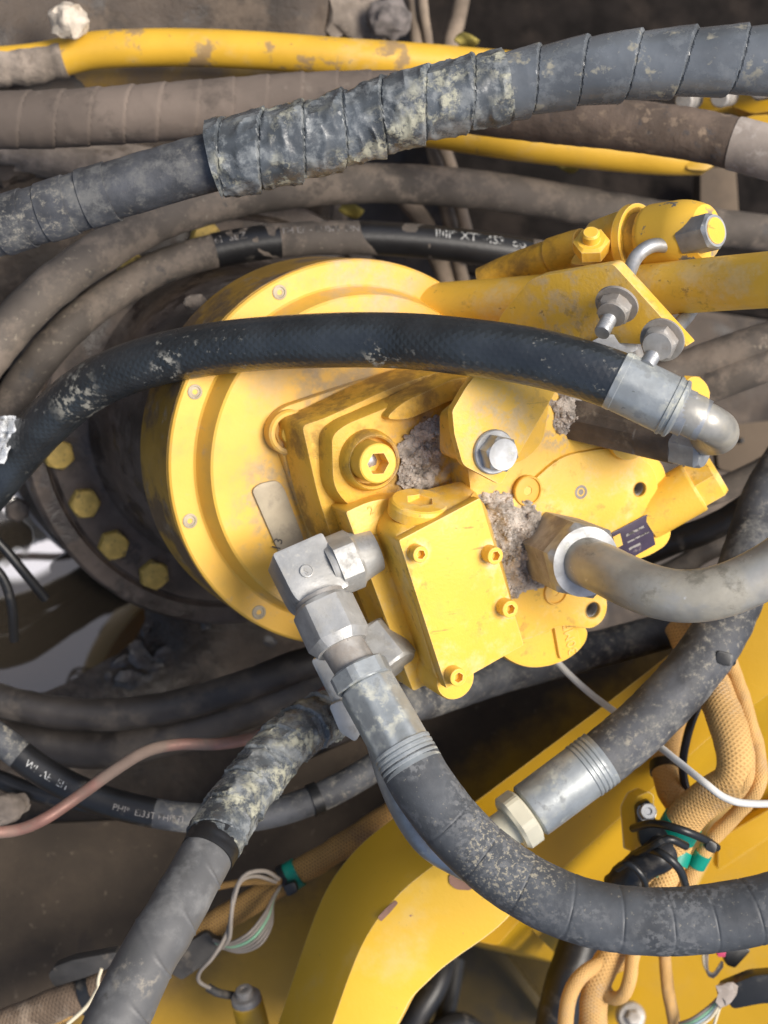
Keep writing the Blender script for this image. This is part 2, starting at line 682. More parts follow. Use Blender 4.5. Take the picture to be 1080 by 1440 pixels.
paint_pipe = M('yellow_pipe_paint', (0.66, 0.385, 0.035, 1), 0.45, vary=0.08, vscale=12, layers=[
    dict(c=(0.24, 0.17, 0.11, 1), s=22, lo=0.57, hi=0.64, r=0.9, k=0.8, d=10), dict(c=(0.10, 0.075, 0.05, 1), s=60, lo=0.66, hi=0.71, r=0.85), dict(c=(0.60, 0.45, 0.24, 1), s=30, lo=0.52, hi=0.72, k=0.4, r=0.8)], bump=(160, 0.2, 0.001))
paint_mud = M('yellow_paint_caked', (0.42, 0.25, 0.04, 1), 0.5, vary=0.1, vscale=8, layers=[
    dict(c=(0.17, 0.125, 0.085, 1), s=5, lo=0.38, hi=0.56, r=0.95, k=0.95), dict(c=DUST, s=60, lo=0.6, hi=0.72, k=0.4, r=0.95), chip], bump=(160, 0.3, 0.0015))
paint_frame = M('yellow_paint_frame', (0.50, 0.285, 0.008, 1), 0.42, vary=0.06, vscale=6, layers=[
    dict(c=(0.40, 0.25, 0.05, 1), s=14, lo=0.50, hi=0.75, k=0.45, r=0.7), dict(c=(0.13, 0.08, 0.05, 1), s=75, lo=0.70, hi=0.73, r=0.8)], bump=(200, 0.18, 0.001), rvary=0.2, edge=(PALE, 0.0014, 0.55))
paint_frame_lit = M('yellow_paint_frame_lit', (0.74, 0.445, 0.03, 1), 0.45, vary=0.05, vscale=6, layers=[
    dict(c=(0.62, 0.50, 0.28, 1), s=12, lo=0.50, hi=0.75, k=0.45, r=0.8), dict(c=(0.30, 0.16, 0.11, 1), s=24, lo=0.70, hi=0.715, r=0.8), dict(c=(0.36, 0.22, 0.08, 1), s=200, lo=0.66, hi=0.70, r=0.8, k=0.7)], bump=(200, 0.18, 0.001), rvary=0.2, edge=((0.85, 0.76, 0.52, 1), 0.0016, 0.8))  # lit copy of the frame paint, its light put into the base colour
olive = M('shaded_yellow_paint', (0.085, 0.055, 0.008, 1), 0.5, vary=0.2, vscale=8, layers=[dict(c=(0.03, 0.022, 0.01, 1), s=14, lo=0.48, hi=0.64, k=0.8, r=0.6)], bump=(120, 0.2, 0.001))  # yellow paint darkened: the shade of the recess is put into this colour
rust_prime = M('primer_patch', (0.25, 0.14, 0.10, 1), 0.8, bump=(200, 0.2, 0.001))
zinc = M('zinc_steel', (0.40, 0.41, 0.42, 1), 0.48, 0.65, vary=0.15, vscale=60, layers=[
    dict(c=(0.33, 0.32, 0.30, 1), s=45, lo=0.5, hi=0.7, k=0.6, r=0.7, m=0.2), dict(c=(0.60, 0.60, 0.52, 1), s=90, lo=0.60, hi=0.70, k=0.6, r=0.8)], bump=(300, 0.12, 0.0008), rvary=0.25)
zinc_dirty = M('dirty_steel', (0.40, 0.38, 0.35, 1), 0.55, 0.5, vary=0.2, vscale=50, layers=[
    dict(c=(0.27, 0.235, 0.20, 1), s=30, lo=0.42, hi=0.62, k=0.85, r=0.9), dict(c=(0.12, 0.10, 0.085, 1), s=110, lo=0.66, hi=0.72, r=0.9)], bump=(260, 0.3, 0.0012), edge=((0.50, 0.49, 0.46, 1), 0.0007, 0.6))
fitting = M('grey_fitting', (0.42, 0.42, 0.405, 1), 0.42, 0.35, vary=0.15, vscale=40, layers=[
    dict(c=(0.22, 0.21, 0.19, 1), s=45, lo=0.52, hi=0.66, k=0.65, r=0.7, d=10, rg=0.72), dict(c=(0.47, 0.46, 0.42, 1), s=200, lo=0.58, hi=0.68, k=0.5, r=0.8),
    dict(c=(0.36, 0.34, 0.30, 1), s=35, lo=0.50, hi=0.70, k=0.5, r=0.75), dict(c=(0.22, 0.20, 0.18, 1), s=160, lo=0.68, hi=0.74, k=0.7, r=0.8)], bump=(420, 0.30, 0.0007), rvary=0.25, edge=((0.55, 0.55, 0.53, 1), 0.0008, 0.6))
crimp = M('crimped_ferrule', (0.36, 0.385, 0.39, 1), 0.42, 0.4, vary=0.12, vscale=50, layers=[
    dict(c=(0.50, 0.50, 0.42, 1), s=90, lo=0.48, hi=0.58, k=0.85, r=0.9, s2=24, d=10), dict(c=(0.17, 0.18, 0.185, 1), s=50, lo=0.54, hi=0.62, k=0.6, r=0.6, d=10), dict(c=(0.12, 0.13, 0.13, 1), s=120, lo=0.66, hi=0.70, k=0.8, r=0.7, stretch=(1, 1, 0.35))], bump=(200, 0.25, 0.001), rvary=0.25)
pipe_steel = M('dull_pipe_steel', (0.40, 0.385, 0.345, 1), 0.40, 0.42, vary=0.2, vscale=25, layers=[
    dict(c=(0.36, 0.33, 0.26, 1), s=22, lo=0.46, hi=0.62, k=0.7, r=0.55, d=10), dict(c=(0.15, 0.14, 0.11, 1), s=26, lo=0.56, hi=0.66, k=0.75, r=0.6, d=10),
    dict(c=(0.70, 0.70, 0.70, 1), s=120, lo=0.64, hi=0.72, k=0.6, r=0.5, m=0.6)], bump=(150, 0.2, 0.0012), rvary=0.25)
brown_bar = M('grimy_adapter', (0.12, 0.095, 0.075, 1), 0.75, 0.1, vary=0.25, vscale=40, layers=[
    dict(c=(0.26, 0.22, 0.17, 1), s=50, lo=0.55, hi=0.7, k=0.7, r=0.95)], bump=(200, 0.4, 0.0015))
rub_new = M('black_rubber_braided', (0.024, 0.028, 0.032, 1), 0.30, vary=0.2, vscale=40, layers=[
    dict(c=(0.26, 0.25, 0.21, 1), s=150, lo=0.60, hi=0.68, k=0.7, r=0.95, s2=13), dict(c=(0.42, 0.40, 0.34, 1), s=120, lo=0.50, hi=0.60, k=0.85, r=0.95, near=(P(230, 520, 1.005), 0.016)), dict(c=(0.34, 0.32, 0.26, 1), s=120, lo=0.50, hi=0.60, k=0.85, r=0.95, near=(P(110, 560, 1.05), 0.03)), dict(c=(0.34, 0.32, 0.26, 1), s=150, lo=0.52, hi=0.60, k=0.85, r=0.95, near=(P(530, 515, 0.94), 0.02))],
    bump=(200, 0.12, 0.0008), braid=(150, 18, 0.15, 0.0005), spec=0.8, rvary=0.15)
rub_dust = M('dusty_rubber', (0.078, 0.084, 0.092, 1), 0.55, vary=0.25, vscale=24, layers=[
    dict(c=(0.175, 0.18, 0.185, 1), s=230, lo=0.47, hi=0.57, k=0.8, r=0.85, s2=22, d=9), dict(c=CLAY, s=420, lo=0.53, hi=0.60, k=0.8, r=0.95, near=(P(725, 1198, 0.885), 0.045), d=9), dict(c=CLAY, s=380, lo=0.62, hi=0.69, k=0.45, r=0.95)],
    bump=(260, 0.25, 0.0012))
rub_wrap = M('spiral_wrap_film', (0.125, 0.138, 0.152, 1), 0.24, vary=0.2, vscale=20, layers=[
    dict(c=(0.20, 0.215, 0.225, 1), s=45, lo=0.50, hi=0.68, k=0.6, r=0.5, d=10, rg=0.7), dict(c=(0.36, 0.33, 0.24, 1), s=75, lo=0.56, hi=0.66, k=0.75, r=0.95, s2=14)],
    bump=(120, 0.2, 0.0015), rvary=0.2)
rub_wrap_clay = M('spiral_wrap_film_clayed', (0.10, 0.112, 0.122, 1), 0.26, vary=0.3, vscale=30, layers=[
    dict(c=(0.27, 0.285, 0.285, 1), s=60, lo=0.48, hi=0.62, k=0.75, r=0.5, d=10, rg=0.75), dict(c=(0.46, 0.45, 0.34, 1), s=70, lo=0.48, hi=0.58, k=0.9, r=0.95, s2=22, h=0.8, d=10, rg=0.78)],
    bump=(140, 0.4, 0.0018), rvary=0.2)
rub_mud = M('mud_dried_rubber', (0.098, 0.082, 0.068, 1), 0.85, vary=0.25, vscale=14, layers=[
    dict(c=(0.185, 0.15, 0.12, 1), s=26, lo=0.46, hi=0.60, k=0.85, r=0.95, d=10, rg=0.72), dict(c=(0.30, 0.26, 0.20, 1), s=170, lo=0.60, hi=0.68, k=0.7, r=0.95, s2=15), dict(c=(0.035, 0.034, 0.034, 1), s=30, lo=0.60, hi=0.70, k=0.8, r=0.6)], bump=(180, 0.3, 0.0015))
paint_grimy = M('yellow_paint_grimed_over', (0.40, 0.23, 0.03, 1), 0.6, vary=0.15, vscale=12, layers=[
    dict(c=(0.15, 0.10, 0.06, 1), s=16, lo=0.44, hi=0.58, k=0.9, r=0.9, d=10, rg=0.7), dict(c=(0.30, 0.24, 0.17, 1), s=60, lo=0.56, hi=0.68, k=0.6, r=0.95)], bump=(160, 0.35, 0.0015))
rub_brown = M('brown_dust_rubber', (0.15, 0.118, 0.096, 1), 0.85, vary=0.18, vscale=12, layers=[
    dict(c=(0.065, 0.052, 0.043, 1), s=26, lo=0.52, hi=0.70, k=0.75, r=0.9), dict(c=(0.20, 0.165, 0.135, 1), s=60, lo=0.58, hi=0.70, k=0.6, r=0.95)], bump=(150, 0.25, 0.0012))
rub_dark = M('oily_dark_rubber', (0.034, 0.029, 0.026, 1), 0.5, vary=0.3, vscale=14, layers=[
    dict(c=(0.10, 0.083, 0.068, 1), s=20, lo=0.48, hi=0.66, k=0.8, r=0.9)], bump=(150, 0.25, 0.0012))
rub_black = M('plain_black_rubber', (0.014, 0.014, 0.015, 1), 0.4, vary=0.2, layers=[
    dict(c=(0.12, 0.105, 0.085, 1), s=28, lo=0.58, hi=0.70, k=0.8, r=0.95)], bump=(200, 0.2, 0.001))
rub_clay = M('clay_smeared_rubber', (0.060, 0.063, 0.070, 1), 0.6, vary=0.3, vscale=30, layers=[
    dict(c=(0.14, 0.14, 0.135, 1), s=40, lo=0.46, hi=0.62, k=0.8, r=0.9, d=10, rg=0.75), dict(c=(0.34, 0.31, 0.245, 1), s=160, lo=0.50, hi=0.68, k=0.75, r=0.95, s2=16, d=10, rg=0.75)], bump=(120, 0.4, 0.002))
sleeve = M('pale_dusty_sleeve', (0.34, 0.29, 0.25, 1), 0.9, vary=0.15, vscale=30, layers=[
    dict(c=(0.46, 0.41, 0.37, 1), s=80, lo=0.5, hi=0.65, k=0.6, r=0.95)], bump=(150, 0.25, 0.0012))
rub_rusty = M('rust_dust_rubber', (0.13, 0.095, 0.072, 1), 0.9, vary=0.2, vscale=30, layers=[
    dict(c=(0.27, 0.20, 0.14, 1), s=90, lo=0.52, hi=0.62, k=0.8, r=0.95, s2=18), dict(c=(0.07, 0.065, 0.065, 1), s=110, lo=0.56, hi=0.66, k=0.7, r=0.9)], bump=(170, 0.5, 0.002))
tape_new = M('grey_tape', (0.105, 0.105, 0.105, 1), 0.5, vary=0.15, vscale=20, layers=[
    dict(c=(0.20, 0.20, 0.195, 1), s=30, lo=0.46, hi=0.64, k=0.75, r=0.7, d=10, rg=0.7), dict(c=(0.30, 0.27, 0.22, 1), s=70, lo=0.52, hi=0.62, k=0.8, r=0.9, near=(P(190, 1365, 0.86), 0.02)), dict(c=(0.05, 0.045, 0.04, 1), s=22, lo=0.66, hi=0.74, k=0.8, r=0.6)], bump=(140, 0.15, 0.001))
loom = M('tan_braided_sleeve', (0.62, 0.375, 0.135, 1), 0.8, vary=0.15, vscale=16, layers=[
    dict(c=(0.44, 0.32, 0.20, 1), s=30, lo=0.50, hi=0.66, k=0.6, r=0.95, d=10), dict(c=(0.05, 0.035, 0.025, 1), s=220, lo=0.645, hi=0.68, k=0.85, r=0.9, stretch=(1, 2.2, 0.5))],
    bump=(260, 0.2, 0.001), braid=(330, 15, 0.5, 0.0006), fine=((0.50, 0.285, 0.095, 1), -0.3, 0.5))
loom_old = M('muddy_braided_sleeve', (0.52, 0.30, 0.09, 1), 0.85, vary=0.2, vscale=16, layers=[
    dict(c=(0.24, 0.165, 0.10, 1), s=14, lo=0.56, hi=0.68, k=0.75, r=0.95, d=10), dict(c=(0.06, 0.045, 0.035, 1), s=90, lo=0.66, hi=0.74, k=0.8, r=0.9)],
    bump=(200, 0.3, 0.0012), braid=(380, 12, 0.6, 0.0006), fine=((0.16, 0.09, 0.04, 1), -0.2, 0.5))
loom_mud = M('mud_soaked_sleeve', (0.15, 0.105, 0.07, 1), 0.9, vary=0.25, vscale=16, layers=[dict(c=(0.26, 0.20, 0.145, 1), s=40, lo=0.52, hi=0.64, k=0.8, r=0.95, d=10)], bump=(200, 0.4, 0.0014), braid=(300, 12, 0.5, 0.0006))
copper = M('bare_copper_tube', (0.30, 0.155, 0.12, 1), 0.5, 0.25, vary=0.15, layers=[
    dict(c=(0.20, 0.155, 0.12, 1), s=11, lo=0.46, hi=0.60, k=0.85, r=0.9)], bump=(200, 0.2, 0.001))
plastic = M('black_plastic', (0.014, 0.015, 0.016, 1), 0.38, vary=0.2, layers=[
    dict(c=(0.10, 0.09, 0.075, 1), s=60, lo=0.58, hi=0.70, k=0.6, r=0.95)], bump=(250, 0.15, 0.0008))
plastic_dusty = M('dusty_black_plastic', (0.05, 0.047, 0.044, 1), 0.65, vary=0.2, layers=[
    dict(c=(0.20, 0.17, 0.135, 1), s=45, lo=0.52, hi=0.68, k=0.7, r=0.95)], bump=(250, 0.2, 0.001))
green = M('green_tape', (0.0, 0.27, 0.19, 1), 0.45, vary=0.15, layers=[dict(c=(0.15, 0.22, 0.17, 1), s=60, lo=0.55, hi=0.7, k=0.6, r=0.9)])
white_cable = M('white_cable', (0.66, 0.65, 0.61, 1), 0.5, vary=0.06, layers=[dict(c=(0.38, 0.34, 0.28, 1), s=40, lo=0.58, hi=0.72, k=0.5, r=0.9)])
cream = M('cream_primer_adapter', (0.66, 0.62, 0.47, 1), 0.5, vary=0.06, layers=[dict(c=(0.42, 0.38, 0.27, 1), s=40, lo=0.55, hi=0.7, k=0.5, r=0.9)], bump=(200, 0.1, 0.001))
wire_grey = M('grey_wire', (0.24, 0.21, 0.18, 1), 0.7, vary=0.1)
wire_cream = M('cream_wire', (0.62, 0.55, 0.40, 1), 0.6, vary=0.1)
wire_green = M('pale_green_wire', (0.22, 0.42, 0.27, 1), 0.6, vary=0.1)
wire_blue = M('pale_blue_wire', (0.32, 0.42, 0.46, 1), 0.6, vary=0.1)
wire_pink = M('pink_wire', (0.50, 0.05, 0.13, 1), 0.5, vary=0.1)
ink = M('white_print', (0.52, 0.52, 0.50, 1), 0.6, vary=0.1, layers=[dict(c=(0.03, 0.03, 0.03, 1), s=260, lo=0.46, hi=0.56, r=0.7)])
ink_dull = M('faded_print', (0.27, 0.25, 0.23, 1), 0.7, vary=0.1, layers=[dict(c=(0.06, 0.055, 0.05, 1), s=140, lo=0.48, hi=0.56, r=0.8)])
cast_ink = M('stamped_mark', (0.30, 0.29, 0.27, 1), 0.6)
dark_ink = M('dark_stamp', (0.06, 0.055, 0.05, 1), 0.6)
hole = M('dark_bore', (0.012, 0.010, 0.009, 1), 0.6, bump=None)
plate_dark = M('dark_name_plate', (0.05, 0.035, 0.06, 1), 0.35, 0.2, vary=0.2, layers=[dict(c=(0.22, 0.17, 0.16, 1), s=110, lo=0.56, hi=0.66, k=0.7, r=0.8)], bump=(200, 0.1, 0.0006))
tag_plate = M('tin_tag', (0.42, 0.36, 0.26, 1), 0.6, 0.3, vary=0.12, layers=[dict(c=(0.28, 0.24, 0.18, 1), s=60, lo=0.5, hi=0.68, k=0.7, r=0.9)], bump=(160, 0.2, 0.001))
dirt = M('dry_grit', (0.50, 0.44, 0.38, 1), 0.95, vary=0.3, vscale=120, layers=[
    dict(c=(0.62, 0.57, 0.53, 1), s=260, lo=0.54, hi=0.64, k=0.8, r=0.95), dict(c=(0.10, 0.08, 0.065, 1), s=180, lo=0.60, hi=0.68, k=0.8, r=0.9)], bump=(420, 0.9, 0.003))
stone_dark = M('dark_grit_stone', (0.15, 0.13, 0.12, 1), 0.85, vary=0.3, vscale=90, bump=(300, 0.5, 0.002))
gear = M('oil_caked_casting', (0.105, 0.080, 0.064, 1), 0.62, vary=0.35, vscale=16, layers=[
    dict(c=(0.19, 0.15, 0.12, 1), s=24, lo=0.50, hi=0.66, k=0.7, r=0.9), dict(c=(0.04, 0.03, 0.025, 1), s=30, lo=0.50, hi=0.60, k=0.85, r=0.22, d=10), dict(c=(0.26, 0.17, 0.05, 1), s=42, lo=0.66, hi=0.74, k=0.7, r=0.7)], bump=(110, 0.5, 0.003))
bolt_old = M('worn_yellow_bolt', (0.66, 0.45, 0.11, 1), 0.6, vary=0.2, vscale=60, layers=[
    dict(c=(0.16, 0.11, 0.06, 1), s=90, lo=0.50, hi=0.64, k=0.8, r=0.9)], bump=(200, 0.4, 0.0015))
mud = M('dark_mud', (0.060, 0.044, 0.032, 1), 0.7, vary=0.35, vscale=9, layers=[
    dict(c=(0.13, 0.10, 0.075, 1), s=14, lo=0.50, hi=0.62, k=0.8, r=0.9), dict(c=(0.02, 0.015, 0.012, 1), s=20, lo=0.55, hi=0.66, k=0.8, r=0.4), dict(c=(0.045, 0.036, 0.028, 1), s=60, lo=0.30, hi=0.55, k=0.95, r=0.10, near=(H(160, 905, 0.0), 0.16))], bump=(45, 0.7, 0.006))
mud_plate = M('mud_coated_plate', (0.125, 0.092, 0.062, 1), 0.85, vary=0.15, vscale=5, layers=[
    dict(c=(0.075, 0.056, 0.04, 1), s=7, lo=0.46, hi=0.66, k=0.8, r=0.85), dict(c=(0.22, 0.17, 0.12, 1), s=60, lo=0.68, hi=0.76, k=0.6, r=0.95)], bump=(60, 0.3, 0.0025))
mud_lump = M('dried_mud', (0.26, 0.215, 0.175, 1), 0.95, vary=0.25, vscale=40, layers=[
    dict(c=(0.12, 0.095, 0.075, 1), s=50, lo=0.52, hi=0.66, k=0.8, r=0.95)], bump=(120, 0.7, 0.004))
quartz = M('pale_stone', (0.60, 0.52, 0.42, 1), 0.5, vary=0.2, vscale=60, layers=[
    dict(c=(0.30, 0.23, 0.16, 1), s=70, lo=0.52, hi=0.66, k=0.8, r=0.8)], bump=(90, 0.8, 0.004))
foil = M('crumpled_film', (0.66, 0.68, 0.70, 1), 0.22, 0.1, vary=0.12, layers=[dict(c=(0.16, 0.15, 0.13, 1), s=38, lo=0.55, hi=0.66, k=0.8, r=0.7)], bump=(70, 0.6, 0.004))
twig = M('dry_stalk', (0.22, 0.17, 0.125, 1), 0.9, vary=0.25, bump=(160, 0.4, 0.002))
wet = M('wet_black_stone', (0.05, 0.043, 0.04, 1), 0.07, vary=0.3, vscale=60, bump=(70, 0.8, 0.004), spec=0.9)
WT = NT('oil_slicked_water')
WT.b.inputs['Base Color'].default_value = (0.035, 0.028, 0.02, 1)
WT.b.inputs['Roughness'].default_value = 0.03
WT.b.inputs['IOR'].default_value = 2.0
_d = WT.n('ShaderNodeVectorMath', operation='DISTANCE')
WT.l(WT.tc.outputs['Object'], _d.inputs[0])
_d.inputs[1].default_value = H(22, 725, 0.012)
_f = WT.math('MULTIPLY', WT.ramp(WT.noise(14, 2), 0.42, 0.45), WT.ramp(_d.outputs['Value'], 0.068, 0.056))
WT.l(WT.math('MULTIPLY', _f, 0.95), WT.b.inputs['Metallic'])
WT.l(WT.mix(_f, (0.035, 0.028, 0.02, 1), (0.95, 0.93, 0.88, 1)), WT.b.inputs['Base Color'])
_b = WT.n('ShaderNodeBump')
_b.inputs['Strength'].default_value = 0.03
_b.inputs['Distance'].default_value = 0.004
WT.l(WT.noise(10, 1), _b.inputs['Height'])
WT.l(_b.outputs[0], WT.b.inputs['Normal'])
water = WT.m

# brown mud thinning out to yellow paint along one direction of the panel itself
def panel_mat(name, origin, direction, a, b):
    T = NT(name)
    g = T.n('ShaderNodeVectorMath', operation='DOT_PRODUCT')
    sub = T.n('ShaderNodeVectorMath', operation='SUBTRACT')
    T.l(T.tc.outputs['Object'], sub.inputs[0])
    sub.inputs[1].default_value = origin
    T.l(sub.outputs[0], g.inputs[0])
    g.inputs[1].default_value = direction.normalized()
    t = T.math('ADD', g.outputs['Value'], T.math('MULTIPLY', T.math('SUBTRACT', T.noise(10, 5), 0.5), 0.10))
    t = T.math('ADD', t, T.math('MULTIPLY', T.math('SUBTRACT', T.noise(70, 6), 0.5), 0.03))
    m = T.ramp(t, a, b)
    br = T.mix(T.ramp(T.noise(9, 9, 0.7), 0.3, 0.7), (0.034, 0.024, 0.015, 1), (0.066, 0.047, 0.030, 1))
    br = T.mix(T.math('MULTIPLY', T.ramp(T.noise(110, 8), 0.62, 0.68), 0.6), br, (0.13, 0.10, 0.07, 1))
    br = T.mix(T.math('MULTIPLY', T.ramp(T.noise(26, 8), 0.60, 0.68), 0.6), br, (0.03, 0.022, 0.016, 1))
    ye = T.mix(T.noise(12, 5), (0.30, 0.17, 0.012, 1), (0.50, 0.285, 0.012, 1))
    T.val(T.b.inputs['Base Color'], T.mix(m, br, ye))
    T.val(T.b.inputs['Roughness'], T.mixf(m, 0.85, 0.45))
    bp = T.n('ShaderNodeBump')
    bp.inputs['Strength'].default_value = 0.25
    bp.inputs['Distance'].default_value = 0.002
    T.l(T.noise(70, 6), bp.inputs['Height'])
    T.l(bp.outputs[0], T.b.inputs['Normal'])
    return T.m


# ================================================================ the setting
def rock_mesh(name, r, seed=0, sub=2, rough=0.35, squash=(1, 1, 0.7)):
    bm = bmesh.new()
    bmesh.ops.create_icosphere(bm, subdivisions=sub, radius=1)
    for v in bm.verts:
        k = 1 + rough * noise.fractal(v.co * 1.6 + Vector((seed, seed * 2.3, 0)), 1, 2, 3)
        v.co = Vector((v.co.x * squash[0], v.co.y * squash[1], v.co.z * squash[2])) * k * r
    return bm_mesh(name, bm, angle=50)

def ground_height(x, y):
    h = 0.035 * noise.fractal(Vector((x * 5, y * 5, 1.3)), 1, 2, 4) + 0.010 * noise.fractal(Vector((x * 30, y * 30, 4)), 1, 2, 3)
    h = max(-0.03, min(0.05, h))
    if x > 0.15:
        h -= 0.5 * min(1, (x - 0.15) / 0.25)
    p_ = H(25, 765, 0.012)
    q = math.hypot(x - p_.x, y - p_.y) / 0.10
    if q < 1.3:
        h -= 0.09 * max(0, 1 - (q / 1.3) ** 2)
    return h

def grid_ground():
    V, F = [], []
    n = 150
    ex = []
    for i in range(n + 1):
        t = i / n * 2 - 1
        ex.append(math.copysign(abs(t) ** 2.0, t) * 3.0 + 0.15)
    for j in range(n + 1):
        for i in range(n + 1):
            x, y = ex[i], ex[j] - 0.15
            V.append((x, y, ground_height(x, y)))
    for j in range(n):
        for i in range(n):
            a = j * (n + 1) + i
            F.append((a, a + 1, a + n + 2, a + n + 1))
    return mesh('ground', V, F, angle=180)

structure(link('ground', grid_ground(), mud), 'dark oily mud floor under the machine')

CTR = Vector((0.02018, 0.02465, 0))

PUD = H(25, 765, 0.012)
# oil-slicked water lying in the hollow beside the gearbox
wp = []
for k in range(48):
    a = 2 * math.pi * k / 48
    q = 0.21 + 0.03 * noise.noise(Vector((math.cos(a) * 1.5, math.sin(a) * 1.5, 2)))
    wp.append(Vector((PUD.x + (q - 0.06) * math.cos(a), PUD.y + (q - 0.06) * math.sin(a), 0.012)))
structure(link('puddle', mesh('puddle', [Vector((PUD.x, PUD.y, 0.012))] + wp, [(0, 1 + k, 1 + (k + 1) % 48) for k in range(48)]), water), 'oily puddle beside the gearbox')

# ================================================================ swing gearbox
gb = thing('gearbox', 'dark oil-caked gearbox housing below the yellow motor', 'gearbox', (CTR.x, CTR.y, 0))
m0 = Matrix.Translation(CTR)
prof = [(-0.06, 0.188), (0.045, 0.190), (0.05, 0.199), (0.085, 0.201), (0.090, 0.198), (0.0905, 0.184), (0.086, 0.181), (0.086, 0.1805),
        (0.092, 0.177), (0.0925, 0.150), (0.096, 0.143), (0.11, 0.137), (0.27, 0.131), (0.284, 0.131)]
link('housing', stack_mesh('housing', prof, 120, m0, angle=40), gear, gb)
bolt_me = stack_mesh('gear_bolt', [(-0.002, 0.0122, 'hex', 0.0138), (0.0085, 0.0122, 'hex', 0.0138), (0.0105, 0.0115), (0.0112, 0.008)], 36)
for px, py in [(85, 641), (122, 710), (163, 769), (220, 811)]:
    q = H(px, py, 0.105)
    link('gear_bolt', bolt_me, bolt_old, gb, Matrix.Translation((q.x, q.y, 0.0925)) @ Matrix.Rotation(px, 4, 'Z'))
for k in range(9):                # the rest of the ring, on the hidden side too
    a = R(262 + 25.5 * k)
    link('gear_bolt', bolt_me, bolt_old, gb, Matrix.Translation((CTR.x + 0.1665 * math.cos(a + R(20)), CTR.y + 0.1665 * math.sin(a + R(20)), 0.0925)) @ Matrix.Rotation(k, 4, 'Z'))
# ================================================================ the motor
mo = thing('hydraulic_motor', 'yellow hydraulic swing motor standing on the round flange', 'hydraulic motor', (CTR.x, CTR.y, 0.285))
fl = link('flange', stack_mesh('flange', [(0.285, 0.128), (0.285, 0.1465), (0.287, 0.1485), (0.3565, 0.1485), (0.3578, 0.1480), (0.359, 0.1465), (0.359, 0.1300), (0.3605, 0.1285),
          (0.3755, 0.1240), (0.378, 0.1232), (0.379, 0.1215), (0.379, 0.05)], 160, m0, angle=25), paint_dust, mo)
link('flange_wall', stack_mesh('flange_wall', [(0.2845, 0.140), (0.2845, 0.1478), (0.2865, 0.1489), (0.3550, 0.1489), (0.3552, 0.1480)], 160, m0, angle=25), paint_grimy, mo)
scr = stack_mesh('flange_screw', [(-0.001, 0.0055), (0.0006, 0.0055), (0.0009, 0.0049), (0.0009, 0.0040), (0.0001, 0.0037), (0.0004, 0.0020), (-0.0015, 0.0016)], 24)
for px, py in [(393, 411), (274, 551), (267, 732.5), (364, 861)]:
    q = H(px, py, 0.359)
    link('flange_screw', scr, tag_plate, fl, Matrix.Translation((q.x, q.y, 0.359)))

# socket-head bolt with a real hexagonal recess
def socket_bolt(px, py, ztop, rpx, h, mat=paint, parent=mo, name='socket_bolt', turn=0.0, fill=True):
    q = H(px, py, ztop)
    r = rpx * depth(q) / FPX
    key = 'sb%.4f_%.4f' % (r, h)
    a = r * 0.50
    me = stack_mesh(name, [(0, r), (h - r * 0.12, r), (h - r * 0.04, r * 0.97), (h, r * 0.90), (h, a, 'hex'), (h - r * 0.9, a * 0.98, 'hex')], 48, angle=28)
    o = link(name, me, mat, parent, Matrix.Translation((q.x, q.y, ztop - h)) @ Matrix.Rotation(turn, 4, 'Z'))
    return o, r

# mounting pad of the casing with its corner bolt
zslab('mounting_pad', [(379, 590), (398, 572), (470, 548), (560, 520), (660, 500), (800, 640), (690, 800), (452, 778), (440, 760)], 0.387, 0.375, paint_dust, mo, rad=[0.008, 0.008, 0.02, 0.02, 0.02, 0.02, 0.02, 0.01, 0.01], bevel=0.003)
link('bolt_pocket', stack_mesh('bolt_pocket', [(0.38, 0.0165), (0.3905, 0.0165), (0.392, 0.015), (0.392, 0.0125), (0.3905, 0.0118), (0.382, 0.0112)], 40, Matrix.Translation(Vector((H(408, 608, .39).x, H(408, 608, .39).y, 0)))), paint_dust, mo)
socket_bolt(411, 610, 0.394, 15, 0.012)

# casing: foot, shoulder and ribs
zslab('casing', [(424, 598), (455, 588), (560, 540), (640, 515), (760, 560), (770, 700), (640, 760), (470, 770), (447, 700)], 0.425, 0.386, paint_cast, mo, rad=[0.005, 0.01, 0.02, 0.02, 0.02, 0.02, 0.02, 0.012, 0.012], bevel=0.004, grow=0.004)
zslab('casing_shoulder', [(466, 612), (486, 596), (560, 566), (650, 530), (770, 560), (780, 700), (620, 740), (510, 730), (468, 690)], 0.443, 0.41, paint_cast, mo, rad=[0.006, 0.006, 0.02, 0.02, 0.02, 0.02, 0.02, 0.012, 0.012], bevel=0.0045, grow=0.004)
zslab('casing_rib', [(540, 590), (566, 566), (640, 532), (690, 528), (690, 560), (640, 560), (575, 590)], 0.452, 0.43, paint_cast, mo, rad=0.008, bevel=0.004, grow=0.004)
# big socket bolt in its counterbore
q = H(527, 650, 0.455)
rb = 41 * depth(q) / FPX
link('bolt_boss', stack_mesh('bolt_boss', [(0.43, rb * 1.16), (0.449, rb * 1.05), (0.453, rb * 1.0), (0.4545, rb * 0.93), (0.4535, rb * 0.86), (0.444, rb * 0.82), (0.444, rb * 0.1)], 64, Matrix.Translation((q.x, q.y, 0)), angle=40), paint_cast, mo)
sb, r_ = socket_bolt(532, 652, 0.470, 29, 0.028, turn=0.5)
link('bolt_core', rock_mesh('bolt_core', r_ * 0.40, 3, 2, 0.2, (1, 1, 0.4)), zinc, sb, Matrix.Translation((H(532, 652, .470).x, H(532, 652, .470).y, 0.4565)))

